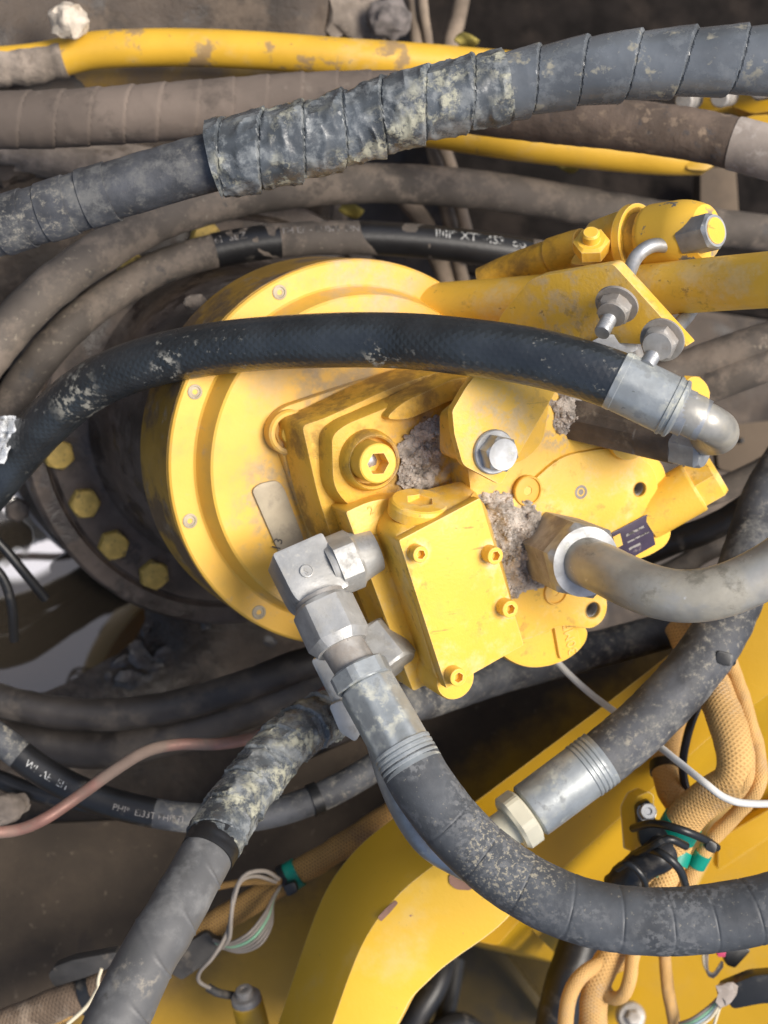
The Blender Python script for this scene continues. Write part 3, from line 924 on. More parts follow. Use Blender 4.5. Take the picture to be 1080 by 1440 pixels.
# valve block: step on the left, sloping shoulder with the port plug, raised cover
blk = link('valve_block', loft_mesh('valve_block', fillet([H(x, y, 0.402) for x, y in [(452, 703), (520, 676), (680, 668), (720, 880), (568, 958), (548, 950)]], [.002, .012, .01, .006, .003, .003]),
      fillet([H(x, y, 0.460) for x, y in [(486, 720), (523, 703), (676, 690), (728, 895), (600, 963), (581, 973)]], [.002, .012, .01, .006, .003, .003]), 0.0022), paint, mo)
link('block_shoulder', loft_mesh('block_shoulder', fillet([H(x, y, 0.457) for x, y in [(524, 738), (548, 700), (660, 672), (690, 720), (730, 905), (618, 965), (596, 950)]], [.008, .016, .01, .01, .006, .003, .003]),
      fillet([H(x, y, 0.4935) for x, y in [(554, 755), (566, 748), (655, 703), (674, 698), (735, 903), (624, 962), (612, 952)]], [.003, .004, .01, .004, .004, .003, .003]), 0.002), paint, mo)
cov = zslab('cover_plate', [(561, 760), (675, 700), (737, 907), (628, 969)], 0.5035, 0.4945, paint, mo, rad=0.0015, bevel=0.0007)
for px, py, rp in [(592, 780, 12), (697, 782, 12.5), (718, 857, 12.5), (645, 953, 13)]:
    o, r_ = socket_bolt(px, py, 0.5135, rp, 0.011, turn=px)
q = H(640, 955, 0.49)
link('bolt_lug', stack_mesh('bolt_lug', [(0.452, 0.0155), (0.488, 0.0155), (0.4905, 0.0145), (0.491, 0.012)], 40, Matrix.Translation((q.x, q.y, 0))), paint, mo)
flat_text('cast_mark', '2', H(520, 725, 0.4603), H(535, 717, .46) - H(520, 725, .46), H(515, 712, .46) - H(520, 725, .46), 0.009, paint_cast, blk, 0.0004)

# port plug on the sloping shoulder
pc = P(590, 708, 0.980)
pn = C(0.10, 0.90, 0.42)
turned('port_plug', pc - pn * 0.008, pc, [(0, 0.0215), (0.007, 0.0215), (0.0095, 0.0205), (0.0105, 0.019), (0.0105, 0.0085, 'hex'), (0.003, 0.008, 'hex')], paint, mo, 48)

# end cover with lobes
ec = zslab('end_cover', [(655, 640), (700, 535), (785, 545), (806, 604), (866, 612), (884, 624), (914, 633), (936, 655), (940, 684), (941, 720), (946, 752), (938, 768), (916, 782),
           (862, 800), (850, 826), (857, 851), (851, 873), (834, 886), (790, 880), (735, 905), (690, 880), (668, 740)],
           0.470, 0.405, paint, mo, rad=[.01, .01, .01, .008, .008, .006, .012, .01, .01, .01, .008, .006, .01, .01, .01, .01, .008, .008, .01, .01, .01, .01], bevel=0.0035)
cbs = zslab('cover_boss', [(700, 720), (790, 640), (862, 628), (900, 640), (924, 660), (928, 700), (900, 735), (850, 770), (800, 770), (740, 790)], 0.4735, 0.465, paint, mo, rad=0.014, bevel=0.003)
zslab('arm_boss', [(738, 548), (776, 556), (766, 620), (748, 642), (724, 655), (702, 650)], 0.484, 0.465, paint, mo, rad=0.01, bevel=0.003)
zslab('rim_boss', [(858, 606), (906, 618), (912, 636), (884, 650), (862, 640)], 0.479, 0.465, paint, mo, rad=0.008, bevel=0.003)
for px, py, rp, z in [(900, 688, 10, .4738), (834, 858, 11.5, .4703)]:
    q = H(px, py, z)
    r = rp * depth(q) / FPX
    for tgt in (ec, cbs):
        cut(tgt, stack_mesh('cutter', [(-0.03, r), (0.02, r)], 32, Matrix.Translation((q.x, q.y, z))))
    hb = link('threaded_hole', stack_mesh('threaded_hole', [(0.0006, r * 1.12), (0.0010, r * 1.06), (0.0004, r * 0.98)], 32, Matrix.Translation((q.x, q.y, z - 0.0006)), cap0=False, cap1=False), paint_dust, ec)
    link('bore', stack_mesh('bore', [(-0.029 + 0.00045 * i, r * (0.99 if i % 4 < 2 else 0.90)) for i in range(58)], 32, Matrix.Translation((q.x, q.y, z)), cap1=False), zinc_dirty, hb)
for px, py, rp, z in [(742, 690, 22, .4737), (781, 832, 19, .4702)]:
    q = H(px, py, z)
    r = rp * depth(q) / FPX
    rg = link('plug_ring', stack_mesh('plug_ring', [(-0.001, r), (0.0012, r), (0.0018, r * 0.95), (0.0018, r * 0.88), (0.0, r * 0.84), (0.0004, r * 0.6), (0.0004, r * 0.28, 'hex'), (-0.003, r * 0.27, 'hex')], 48, Matrix.Translation((q.x, q.y, z))), paint_dust, ec)
q = H(817, 692, .4735)
link('small_plug', stack_mesh('small_plug', [(-0.001, .0055), (0.0004, .0052), (0.0004, .0034), (-.0003, .0030), (.0002, .0018)], 24, Matrix.Translation((q.x, q.y, .4735))), zinc_dirty, ec)

# rounded foot of the cover with the cast lettering
zslab('lower_boss', [(700, 850), (742, 846), (800, 848), (829, 888), (826, 903), (816, 916), (798, 930), (772, 938.5), (752, 941), (733, 938), (712, 928), (690, 905)], 0.455, 0.40, paint, mo, rad=.008, bevel=0.004)
zslab('lettered_pad', [(777, 868), (786, 859), (798, 856), (808, 863), (819, 912), (788, 930)], 0.4585, 0.45, paint, mo, rad=.005, bevel=0.0018)
zslab('web_pad', [(740, 866), (756, 876), (772, 870), (776, 890), (742, 896)], 0.4595, 0.45, paint, mo, rad=.005, bevel=0.002)
x1, y1 = H(801, 865, .4587) - H(812, 915, .4587), H(780, 890, .4587) - H(800, 886, .4587)
flat_text('cast_lettering', '30MRS', H(812, 917, .4586), x1, y1, 0.0115, paint, mo, 0.0007)

# name plate, riveted on
npl = zslab('name_plate', [(860, 750), (913, 722), (922, 766), (872, 794)], 0.4752, 0.4736, plate_dark, mo, rad=0.0008, bevel=0.0003)
for a, b, c_, d_, mm in [((862, 755), (872, 750), (876, 766), (866, 772), paint), ((880, 752), (905, 739), (906, 742), (881, 755), ink_dull), ((882, 762), (912, 747), (913, 749), (883, 764), ink_dull), ((884, 771), (900, 763), (901, 766), (885, 774), ink_dull)]:
    link('printed_field', mesh('printed_field', [H(*t, 0.4755) for t in (a, d_, c_, b)], [(0, 1, 2, 3)]), mm, npl)
tg = zslab('tin_tag', [(354, 689), (366, 680), (390, 675), (400, 686), (429, 762), (422, 776), (402, 784), (392, 776)], 0.3815, 0.3785, tag_plate, mo, rad=0.004, bevel=0.0008)
flat_text('stamped_digits', '13', H(393, 776, .3817), H(402, 745, .3817) - H(393, 776, .3817), H(380, 768, .3817) - H(393, 776, .3817), 0.010, dark_ink, tg, 0.0001)

# relief valve pushing out to the side, and the yellow plug beside it
a, b = P(922, 716, 1.085), P(1006, 668, 1.075)
rv = 37 * 1.08 / FPX
L = (b - a).length
turned('relief_valve', a, b, [(-0.01, rv), (L * 0.62, rv), (L * 0.66, rv * 0.97), (L * 0.66, rv * 0.84, 'hex', rv * 0.97), (L * 0.97, rv * 0.84, 'hex', rv * 0.97), (L * 1.05, rv * 0.74)], paint, mo, 48)
a, b = P(940, 570, 1.06), P(985, 548, 1.03)
turned('side_plug', a, b, [(0, .0135), (0.012, .0135), (0.012, 0.0125, 'hex', 0.0143), (0.030, 0.0125, 'hex', 0.0143), (0.033, 0.011)], paint, mo, 36)

# ---------------------------------------------------------------- grit lying on the motor
def pile(name, px, z, hmax, label, cells=46, clods=40, cr=(0.0006, 0.0021)):
    poly = [(H(x, y, z).x, H(x, y, z).y) for x, y in px]
    xs, ys = [p[0] for p in poly], [p[1] for p in poly]
    x0, x1, y0, y1 = min(xs), max(xs), min(ys), max(ys)
    V, F, idx = [], [], {}
    hf = {}
    for j in range(cells + 1):
        for i in range(cells + 1):
            x = x0 + (x1 - x0) * i / cells
            y = y0 + (y1 - y0) * j / cells
            w = 0.003 * noise.noise(Vector((x * 130, y * 130, 5)))
            ins = inside(x + w, y + w, poly)
            e = edge_dist(x, y, poly)
            hh = hmax * min(1, e / 0.012) * (0.55 + 0.55 * noise.fractal(Vector((x * 80, y * 80, z * 9)), 1, 2, 5)) + 0.0010 * noise.noise(Vector((x * 900, y * 900, 1)))
            if ins:
                idx[i, j] = len(V)
                V.append((x, y, z - 0.001 + max(0.0, hh)))
    for (i, j) in list(idx):
        if (i + 1, j) in idx and (i, j + 1) in idx and (i + 1, j + 1) in idx:
            F.append((idx[i, j], idx[i + 1, j], idx[i + 1, j + 1], idx[i, j + 1]))
    top = dict((k, V[v][2]) for k, v in idx.items())
    keys = list(idx)
    for c in range(clods):
        k = random.choice(keys)
        x, y, zz = V[idx[k]]
        me = rock_mesh('c', random.uniform(*cr) * (2.2 if random.random() < 0.08 else 1), c, 1, 0.5, (1, random.uniform(.6, 1), random.uniform(.5, .8)))
        b = len(V)
        V += [(v.co.x + x, v.co.y + y, v.co.z + zz) for v in me.vertices]
        F += [tuple(b + q for q in p.vertices) for p in me.polygons]
        bpy.data.meshes.remove(me)
    o = link(name, mesh(name, V, F, angle=60), dirt)
    o['label'] = label
    o['category'] = 'grit'
    return stuff(o)

pile('grit', [(585, 598), (612, 585), (640, 590), (645, 612), (622, 640), (608, 690), (585, 690), (556, 682), (562, 650), (556, 630), (572, 615)], 0.446, 0.010, 'grey grit heaped beside the large socket bolt of the motor', clods=260, cells=70)
pile('grit', [(668, 700), (684, 690), (712, 694), (742, 690), (765, 712), (800, 722), (812, 740), (776, 770), (764, 800), (768, 826), (740, 832), (722, 842), (712, 872), (706, 850), (692, 780), (684, 735)], 0.471, 0.013, 'grey grit heaped round the foot of the steel pipe nut', cells=90, clods=420)
pile('grit', [(772, 560), (800, 556), (826, 572), (828, 604), (800, 616), (782, 604)], 0.471, 0.012, 'grey grit packed round the foot of the grimy adapter', cells=40, clods=120)

# ================================================================ bracket, rod, U-bolt
br = thing('pipe_bracket', 'bent yellow bracket plate bolted on top of the motor', 'bracket', H(695, 640, 0.485))
fz = 0.505
low = [(636, 578), (655, 545), (690, 500), (800, 520), (776, 560), (704, 682), (651, 654), (639, 610)]
hi = fillet([H(x, y, fz) for x, y in low], [.002, .003, .002, .002, .002, .003, .004, .002])
link('lower_plate', loft_mesh('lower_plate', [q - Vector((0, 0, 0.007)) for q in hi], hi, 0.0008), paint, br)
bn = C(-0.62, -0.38, 0.69)
bk = -bn * 0.011
def onb(px, py):
    a = P(860, 370, 0.925)
    r = ray(px, py)
    return (px, py, (a - CAM).dot(bn) / r.dot(bn))
vslab('upper_plate', [onb(*q) for q in [(690, 500), (702, 446), (748, 390), (862, 371), (968, 488), (828, 480), (800, 520)]], bk, paint, br, rad=[0.003, 0.006, 0.008, 0.003, 0.003, 0.01, 0.003], bevel=0.0008)
q = H(693, 635, fz)
rr = 32 * depth(q) / FPX
fr = Matrix.Translation((q.x, q.y, fz))
wsh = link('washer', stack_mesh('washer', [(0, rr), (0.0022, rr), (0.003, rr * 0.95), (0.0025, rr * 0.6)], 40, fr), zinc, br)
bh = link('hex_bolt', stack_mesh('hex_bolt', [(0.0025, rr * 0.78), (0.0030, rr * 0.72, 'hex', rr * 0.83), (0.013, rr * 0.72, 'hex', rr * 0.83), (0.0145, rr * 0.70), (0.0142, rr * 0.5)], 48, fr @ Matrix.Rotation(0.3, 4, 'Z')), zinc, br)
zslab('foot', [(655, 590), (690, 560), (760, 570), (705, 670), (655, 648)], 0.4985, 0.46, paint, br, rad=0.004, bevel=0.001)

rod = thing('upright_tube', 'yellow round tube rising from the flange through the U-bolt', 'tube', P(535, 440, 1.11))
tp = pxpath([(526, 440, 1.125), (600, 432, 1.10), (700, 425, 1.065), (800, 418, 1.025), (900, 409, 0.985), (1000, 400, 0.945), (1110, 391, 0.895)])
r_rod = 36 * 1.0 / FPX
link('tube_wall', tube_mesh('tube_wall', tp, r_rod, 40), paint, rod)
a = H(536, 425, 0.359)
link('tube_foot', tube_mesh('tube_foot', tp, lambda s: r_rod * (1.16 - 0.5 * max(0, 1 - s / 0.012) ** 2), 40, s1=0.022, step=0.001, angle=50), paint_dust, rod)

ub = thing('u_bolt', 'zinc U-bolt clamping the yellow tube to the bracket', 'U-bolt', P(915, 365, 0.95))
up = pxpath([(846, 468, 0.905), (866, 430, 0.922), (882, 390, 0.945), (896, 360, 0.955), (920, 345, 0.960), (950, 352, 0.970), (974, 378, 0.99), (982, 408, 1.0), (972, 436, 0.985), (954, 458, 0.945), (930, 482, 0.905), (908, 516, 0.885)], 0.002)
ru = 10.5 * 0.92 / FPX
s_a, s_b = up.near(862, 438), up.near(928, 484)
def thread(s, th, p):
    if s < s_a or s > s_b:
        return 0.00035 * math.sin(2 * math.pi * (s / 0.00175) + th)
    return 0
link('rod', tube_mesh('rod', up, ru, 20, rfun=thread, step=0.00045), zinc, ub)
for s, nm in ((s_a, 1), (s_b, -1)):
    p, t, x = up.at(s)
    t = t * nm
    p2 = P(868, 427, 0.918) if nm == 1 else P(932, 477, 0.897)
    link('flat_washer', stack_mesh('flat_washer', [(0, 0.0142), (0.002, 0.0142), (0.002, 0.007)], 36, frame(p2, -t)), zinc_dirty, ub)
    n1 = link('nut', stack_mesh('nut', hexprof(0.0100, 0.0085, 0.14, 0.0022), 48, frame(p2, -t)), zinc_dirty, ub)
    link('lock_nut_collar', stack_mesh('lock_nut_collar', [(0.010, 0.0098), (0.0125, 0.0092), (0.0128, 0.005)], 32, frame(p2, -t)), zinc_dirty, ub)
# pale spacer showing below the bracket
sp_ = thing('spacer_block', 'pale steel spacer wedged below the bracket beside the ferrule', 'spacer', P(865, 480, 0.93))
vslab('block', [(828, 482, 0.945), (850, 470, 0.945), (896, 470, 0.945), (898, 492, 0.945), (880, 500, 0.945), (840, 495, 0.945)], -BC * 0.02, zinc, sp_, rad=0.002, bevel=0.001)
turned('shank', P(886, 478, 0.955), P(905, 540, 0.97), [(0, 0.006), (0.03, 0.006)], zinc_dirty, sp_, 20)

# yellow hose end with clamp and bolted cap, behind the tube
cf = thing('clamped_hose_end', 'yellow painted hose end with clamp band and hex-bolted cap behind the U-bolt', 'hose end', P(850, 350, 1.03))
ax = pxpath([(680, 398, 1.09), (715, 382, 1.08), (770, 362, 1.055), (830, 345, 1.03), (900, 338, 1.0), (960, 330, 0.975), (1010, 324, 0.955)], 0.003)
k = 1.03 / FPX
link('tube_end', tube_mesh('tube_end', ax, lambda s: (24 if s < ax.near(770, 362) else 20) * k, 36, s1=ax.near(860, 342)), paint_cast, cf)
s1_, s2_ = ax.near(776, 360), ax.near(822, 347)
link('collar', tube_mesh('collar', ax, 26 * k, 36, s0=s1_, s1=s2_, step=0.002), paint_cast, cf)
sa_, sb_ = ax.near(842, 345), ax.near(900, 338)
def band(s):
    t = (s - sa_) / (sb_ - sa_)
    return (33 + 12 * min(1, max(0, t) * 1.3)) * k * 1.0
link('clamp_sleeve', tube_mesh('clamp_sleeve', ax, band, 40, s0=sa_, s1=sb_, step=0.002), paint, cf)
link('clamp_rim', tube_mesh('clamp_rim', ax, 50 * k, 40, s0=ax.near(890, 339), s1=ax.near(897, 338), step=0.001), paint, cf)
link('groove', tube_mesh('groove', ax, 38 * k, 40, s0=ax.near(895, 338), s1=ax.near(925, 334), step=0.002), paint_cast, cf)
sc0, sc1 = ax.near(914, 336), ax.near(992, 326)
def capr(s):
    t = max(0, min(1, (s - sc0) / (sc1 - sc0)))
    return 46 * k * (1 - 0.22 * max(0, (t - 0.55) / 0.45) ** 2) * (0.93 + 0.07 * min(1, t / 0.08))
capmat = M('chipped_yellow_cap', YEL, 0.42, vary=0.05, vscale=9, layers=[dict(c=(0.16, 0.16, 0.16, 1), s=55, lo=0.575, hi=0.59, r=0.6, s2=25), chip], bump=(260, 0.10, 0.0008))
link('cap', tube_mesh('cap', ax, capr, 48, s0=sc0, s1=sc1, step=0.0015, angle=50), capmat, cf)
p, t, x = ax.at(sc1)
t = C(0.62, 0.05, 0.78)
hb = link('cap_bolt', stack_mesh('cap_bolt', [(-0.02, 0.0115, 'hex', 0.0130), (0.0015, 0.0115, 'hex', 0.0130), (0.004, 0.0108), (0.0038, 0.006)], 48, frame(P(1000, 326, 0.945), t)), zinc, cf)
link('painted_face', stack_mesh('painted_face', [(0.0037, 0.0092), (0.0046, 0.0088)], 36, frame(P(1000, 326, 0.945), t)), paint, hb)
# small square-headed screw standing on the clamp
p0 = P(832, 352, 0.995)
dn = C(-0.15, 0.55, 0.82)
turned('screw_head', p0, p0 + dn, [(0, 0.0112, 'hex', 0.0128), (0.009, 0.0112, 'hex', 0.0128), (0.0105, 0.0095), (0.0105, 0.0062), (0.0165, 0.0062), (0.018, 0.005)], paint, cf, 36)
vslab('clamp_ear', [(800, 372, 1.02), (812, 352, 1.02), (850, 340, 1.01), (874, 352, 1.0), (876, 366, 1.0), (850, 374, 1.01)], -BC * 0.006, paint, cf, rad=0.005, bevel=0.001)


# ================================================================ large hoses near the camera
# black braided hose with crimped end and swept elbow
bh_ = thing('braided_hose', 'new black braided hydraulic hose arching over the flange', 'hydraulic hose', P(872, 537, 0.92))
hs, pa, r_h = hose('hose', [(-40, 716, 1.14), (20, 645, 1.12), (66, 594, 1.09), (128, 543, 1.06), (210, 509, 1.03), (320, 488, 1.0), (450, 479, 0.97), (560, 479, 0.95), (650, 487, 0.925), (740, 500, 0.91), (815, 518, 0.90), (880, 540, 0.895)],
                   40, rub_new, bh_, seg=40, d0=0.93, step=0.002)
a, b = P(864, 533, 0.896), P(958, 578, 0.89)
L = (b - a).length
rf = 43.5 * 0.915 / FPX
fer = [(0, rf * 0.90), (0.0008, rf * 0.98), (0.003, rf), (L * 0.10, rf), (L * 0.11, rf * 0.975), (L * 0.80, rf * 0.955), (L * 0.81, rf * 0.99), (L * 0.85, rf * 0.99), (L * 0.86, rf * 0.94), (L * 0.90, rf * 0.94), (L * 0.91, rf * 0.98), (L * 0.95, rf * 0.96), (L * 0.98, rf * 0.80), (L * 1.0, rf * 0.7)]
fo = turned('ferrule', a, b, fer, crimp, bh_, 96, cap0=False)
octa(fo.data, a, b, 10)
el = pxpath([(948, 573, 0.89), (975, 585, 0.888), (1000, 597, 0.892), (1012, 606, 0.91), (1008, 614, 0.945), (985, 616, 1.0)], 0.002)
link('elbow', tube_mesh('elbow', el, lambda s: (27 if s > 0.018 else 31) * 0.905 / FPX, 32), pipe_steel, bh_)
turned('elbow_collar', P(955, 577, 0.89), P(985, 590, 0.888), [(0, 33 * .905 / FPX), (0.006, 33 * .905 / FPX), (0.007, 29 * .905 / FPX), (0.012, 29 * .905 / FPX), (0.013, 31 * .905 / FPX), (0.017, 30 * .905 / FPX)], zinc, bh_, 36)

# grimy long adapter standing on the motor, under that ferrule
ad = thing('port_adapter', 'long grimy hex adapter rising from the motor under the braided hose end', 'adapter', H(800, 588, 0.47))
a, b = P(797, 588, 1.04), P(992, 632, 0.985)
L = (b - a).length
turned('adapter_body', a, b, [(0, 0.0145, 'hex', 0.0165), (L * 0.55, 0.0145, 'hex', 0.0165), (L * 0.56, 0.0150), (L * 0.80, 0.0150), (L * 0.81, 0.013)], brown_bar, ad, 48)
turned('adapter_foot', a - (b - a) * 0.08, a, [(0, 0.018), (0.012, 0.018), (0.014, 0.0165)], zinc_dirty, ad, 36)
turned('end_nut', a.lerp(b, 0.80), b, [(0, 0.0140, 'hex', 0.0158), (L * 0.17, 0.0140, 'hex', 0.0158), (L * 0.20, 0.0125), (L * 0.20, 0.006)], zinc, ad, 48)

# steel pipe with its union nut
sp = thing('steel_pipe', 'dull steel pipe curving out of the union nut on the motor', 'steel pipe', H(778, 772, 0.47))
a, b = H(778, 770, 0.472), P(824, 790, 0.990)
ax_ = (b - a)
L = ax_.length
an = 50 * 1.0 / FPX
turned('union_nut', a, b, [(0, an * 0.95), (0.003, an, 'hex', an * 1.145), (L * 0.80, an, 'hex', an * 1.145), (L * 0.81, an * 0.9)], zinc_dirty, sp, 60, xhint=C(0.2, 1, 0))
nf = frame(b, ax_)
link('nut_face', stack_mesh('nut_face', [(-0.0105, an * 1.003, 'hex', an * 1.147), (-0.0035, an * 1.003, 'hex', an * 1.147), (0.0004, an * 1.0), (0.0006, an * 0.74)], 60, frame(b, ax_, C(0.2, 1, 0))), zinc, sp)
hose('pipe', [(800, 780, 1.01), (822, 789, 0.992), (848, 800, 0.975), (880, 816, 0.957), (915, 830, 0.943), (955, 838, 0.933), (1000, 835, 0.925), (1045, 820, 0.92), (1090, 796, 0.915), (1130, 766, 0.91)], 37, pipe_steel, sp, seg=44, d0=0.945)

# lower left hose: banjo-style elbow, swivel nut, ferrule and taped hose
eh = thing('elbow_hose', 'large grey rubber hose on a cast elbow fitting sweeping across the yellow frame', 'hydraulic hose', P(480, 790, 0.985))
E0, E1 = P(430, 806, 0.975), P(470, 885, 0.965)
ed = (E1 - E0).normalized()
side = P(500, 782, 0.985) - P(440, 808, 0.975)
side = (side - ed * side.dot(ed)).normalized()
nrm = side.cross(ed)
if nrm.dot(BC) < 0:
    nrm = -nrm
def boxed(name, c, u, v, w, hu, hv, hw, mat, parent, rad, bevel=0.002):
    q = fillet([c + u * hu + v * hv + w * hw, c - u * hu + v * hv + w * hw, c - u * hu - v * hv + w * hw, c + u * hu - v * hv + w * hw], rad)
    return link(name, loft_mesh(name, [p - w * 2 * hw for p in q], q, bevel), mat, parent)
c = P(433, 812, 0.985)
eb = boxed('elbow_body', c, side, ed, nrm, 0.0195, 0.0215, 0.018, fitting, eh, [.003, .013, .003, .003], 0.0055)
mk = P(431, 803, 0.9668)
link('mark_ring', stack_mesh('mark_ring', [(-0.001, 0.0046), (0.0007, 0.0046), (0.0009, 0.0041), (0.0004, 0.0038)], 28, frame(mk, nrm)), fitting, eb)
flat_text('cast_mark', 'S', mk + nrm * 0.0006 - side * 0.0018 - (-ed) * 0.0024, side, -ed, 0.0062, cast_ink, eb, 0.0002)
a = P(462, 800, 0.985)
b = P(503, 783, 0.990)
a2 = 39 * 0.98 / FPX
turned('side_nut', a, b, [(0, a2 * 0.9), (0.004, a2 * 0.95), (0.0045, a2, 'hex', a2 * 1.12), (0.0195, a2, 'hex', a2 * 1.12), (0.022, a2 * 0.95), (0.036, a2 * 0.8)], fitting, eh, 48, xhint=C(0.35, 1, 0.3))
n0 = P(452, 848, 0.970)
n1 = P(482, 912, 0.958)
L = (n1 - n0).length
a3 = 41 * 0.965 / FPX
turned('seat_ring', n0 - (n1 - n0) * 0.10, n1, [(0, a3 * 0.9), (0.006, a3 * 0.9)], zinc_dirty, eh, 40)
turned('swivel_nut', n0, n1, [(0, a3 * 0.96), (0.003, a3, 'hex', a3 * 1.12), (L * 0.80, a3, 'hex', a3 * 1.12), (L * 0.98, a3 * 0.90), (L * 0.97, a3 * 0.7)], fitting, eh, 48, xhint=C(1, 0.3, 0.55))
t0, t1 = P(478, 905, 0.96), P(512, 958, 0.95)
turned('neck', P(470, 890, 0.962), t1, [(0, 31 * .955 / FPX), (0.06, 31 * .955 / FPX)], zinc_dirty, eh, 40)
c0, c1 = P(502, 938, 0.953), P(514, 962, 0.949)
L = (c1 - c0).length
a4 = 40 * 0.95 / FPX
turned('collar', c0, c1, [(0, a4 * 0.96), (0.0015, a4, 'hex', a4 * 1.09), (L - 0.001, a4, 'hex', a4 * 1.09), (L, a4 * 0.97)], crimp, eh, 48, xhint=C(1, 0.3, 0.2))
f0, f1 = P(514, 962, 0.949), P(582, 1082, 0.928)
L = (f1 - f0).length
rf = 43.5 * 0.94 / FPX
def ferr(L, rf, n=8):
    out = [(0, rf * 0.86), (0.0015, rf * 0.95), (0.003, rf * 0.96), (L * 0.72, rf * 0.97)]
    for i in range(4):
        z = L * (0.74 + 0.055 * i)
        out += [(z, rf * 0.965), (z + L * 0.012, rf * 1.0), (z + L * 0.035, rf * 1.0), (z + L * 0.045, rf * 0.965)]
    return out + [(L, rf * 1.0), (L, rf * 0.9)]
fo = turned('ferrule', f0, f1, ferr(L, rf), crimp, eh, 96, cap1=False)
octa(fo.data, f0, f1)
hp = [(574, 1068, 0.931), (597, 1108, 0.925), (640, 1164, 0.915), (690, 1212, 0.905), (745, 1250, 0.895), (805, 1277, 0.885), (870, 1292, 0.878), (940, 1296, 0.872), (1010, 1290, 0.867), (1075, 1278, 0.862), (1140, 1260, 0.858)]
pg = pxpath(hp, 0.0006)
r_g = 45.5 * 0.90 / FPX
seams = [pg.near(x, y) for x, y in [(628, 1150), (672, 1196), (728, 1240), (793, 1272), (862, 1291), (930, 1297), (990, 1294), (1050, 1284)]]
def seamed(s, th, p):
    return -0.0006 * max(math.exp(-((s - q - 0.006 * math.cos(th) - 0.002) / 0.00045) ** 2) for q in seams) + 0.0003 * noise.noise(p * 120)
link('hose', tube_mesh('hose', pg, r_g, 40, rfun=seamed), rub_dust, eh)

# second fitting running close behind it
f2 = thing('rear_fitting', 'grey hex fitting and pipe tucked behind the elbow hose ferrule', 'pipe fitting', P(520, 930, 1.02))
a, b = P(516, 890, 1.02), P(552, 935, 1.01)
a5 = 30 * 1.0 / FPX
turned('rear_nut', a, b, hexprof(a5 * 1.15, 0.034, 0.12), fitting, f2, 48)
vslab('strap', [(437, 928, 1.02), (462, 920, 1.02), (500, 1000, 1.01), (492, 1016, 1.01), (470, 992, 1.01), (456, 966, 1.02)], -BC * 0.010, fitting, f2, rad=0.003, bevel=0.001)
vslab('strap_end', [(462, 992, 1.0), (482, 984, 1.0), (508, 1030, 1.0), (500, 1044, 1.0), (478, 1030, 1.0)], -BC * 0.012, fitting, f2, rad=0.003, bevel=0.001)
hose('thin_pipe', [(500, 940, 1.05), (530, 1040, 1.0), (548, 1098, 0.975), (572, 1150, 0.96), (602, 1190, 0.955), (640, 1214, 0.96), (690, 1240, 0.985)], 17, zinc, f2, seg=20, d0=0.97)

# hose with ferrule at the lower right
lh = thing('frame_hose', 'clay-smeared hose with pale crimped ferrule lying along the yellow frame', 'hydraulic hose', P(700, 1178, 1.06))
hose('hose', [(1130, 620, 1.16), (1086, 690, 1.14), (1060, 760, 1.12), (1038, 830, 1.10), (1012, 890, 1.085), (965, 955, 1.07), (905, 1018, 1.06), (850, 1064, 1.055), (820, 1086, 1.05)], 40, rub_clay, lh, seg=32, d0=1.06, rfun=lumps(0.0006, 120, 3))
a, b = P(846, 1066, 1.05), P(744, 1142, 1.04)
L = (b - a).length
rf = 42 * 1.045 / FPX
prof = [(L - z, r) for z, r in reversed(ferr(L, rf))]
fo = turned('ferrule', a, b, prof, crimp, lh, 96, cap0=False)
a, b = P(748, 1139, 1.04), P(724, 1157, 1.037)
an = 39 * 1.04 / FPX
turned('ferrule_nut', a, b, [(0, an * 0.8), (0.004, an * 0.8), (0.0042, an * 0.95), (0.006, an, 'hex', an * 1.1), (0.0165, an, 'hex', an * 1.1), (0.019, an * 0.95)], cream, lh, 48)
turned('stub', P(735, 1149, 1.04), P(660, 1205, 1.04), [(0, 27 * 1.04 / FPX), (0.03, 28 * 1.04 / FPX), (0.055, 28 * 1.04 / FPX)], cream, lh, 36)

# spiral-wrapped hose across the top
th_ = thing('wrapped_hose', 'black hose in crumpled spiral wrap crossing in front of the yellow pipes', 'hydraulic hose', P(300, 230, 0.98))
tpts = [(-50, 334, 1.01), (60, 300, 1.0), (160, 268, 0.995), (250, 241, 0.99), (330, 220, 0.985), (420, 200, 0.98), (500, 177, 0.98), (570, 154, 0.975), (650, 134, 0.97), (740, 116, 0.97), (830, 99, 0.965), (920, 90, 0.96), (1000, 86, 0.955), (1130, 82, 0.95)]
pt = pxpath(tpts, 0.0018)
r_t = 41 * 0.98 / FPX
link('hose', tube_mesh('hose', pt, r_t, 40, rfun=lumps(0.0005, 60, 1), s1=pt.near(420, 200)), rub_clay, th_)
for i, (x, y) in enumerate([(20, 312), (82, 292), (140, 275)]):
    s = pt.near(x, y)
    link('tape_edge', tube_mesh('tape_edge', pt, r_t + 0.0007, 40, s0=s - 0.010, s1=s + 0.010, rfun=spiral(0.05, 0.0008, 1, 0.1 * i), step=0.0012), rub_clay, th_)
sA, sB = pt.near(304, 226), pt.near(712, 121)
def env(s):
    t = (s - sA) / (sB - sA)
    return r_t * (1.20 - 0.13 * max(0, min(1, t)))
f_ = spiral(0.029, 0.0040, 1, 0.2, 0.0014, 55)
link('spiral_wrap', tube_mesh('spiral_wrap', pt, env, 64, s0=sA, s1=sB, rfun=f_, step=0.0007, angle=30), rub_wrap_clay, th_)
f_ = spiral(0.0335, 0.0042, 1, 0.55, 0.0002, 40)
link('spiral_wrap', tube_mesh('spiral_wrap', pt, r_t * 1.0, 64, s0=sB - 0.006, rfun=f_, step=0.0007, angle=30), rub_wrap, th_)

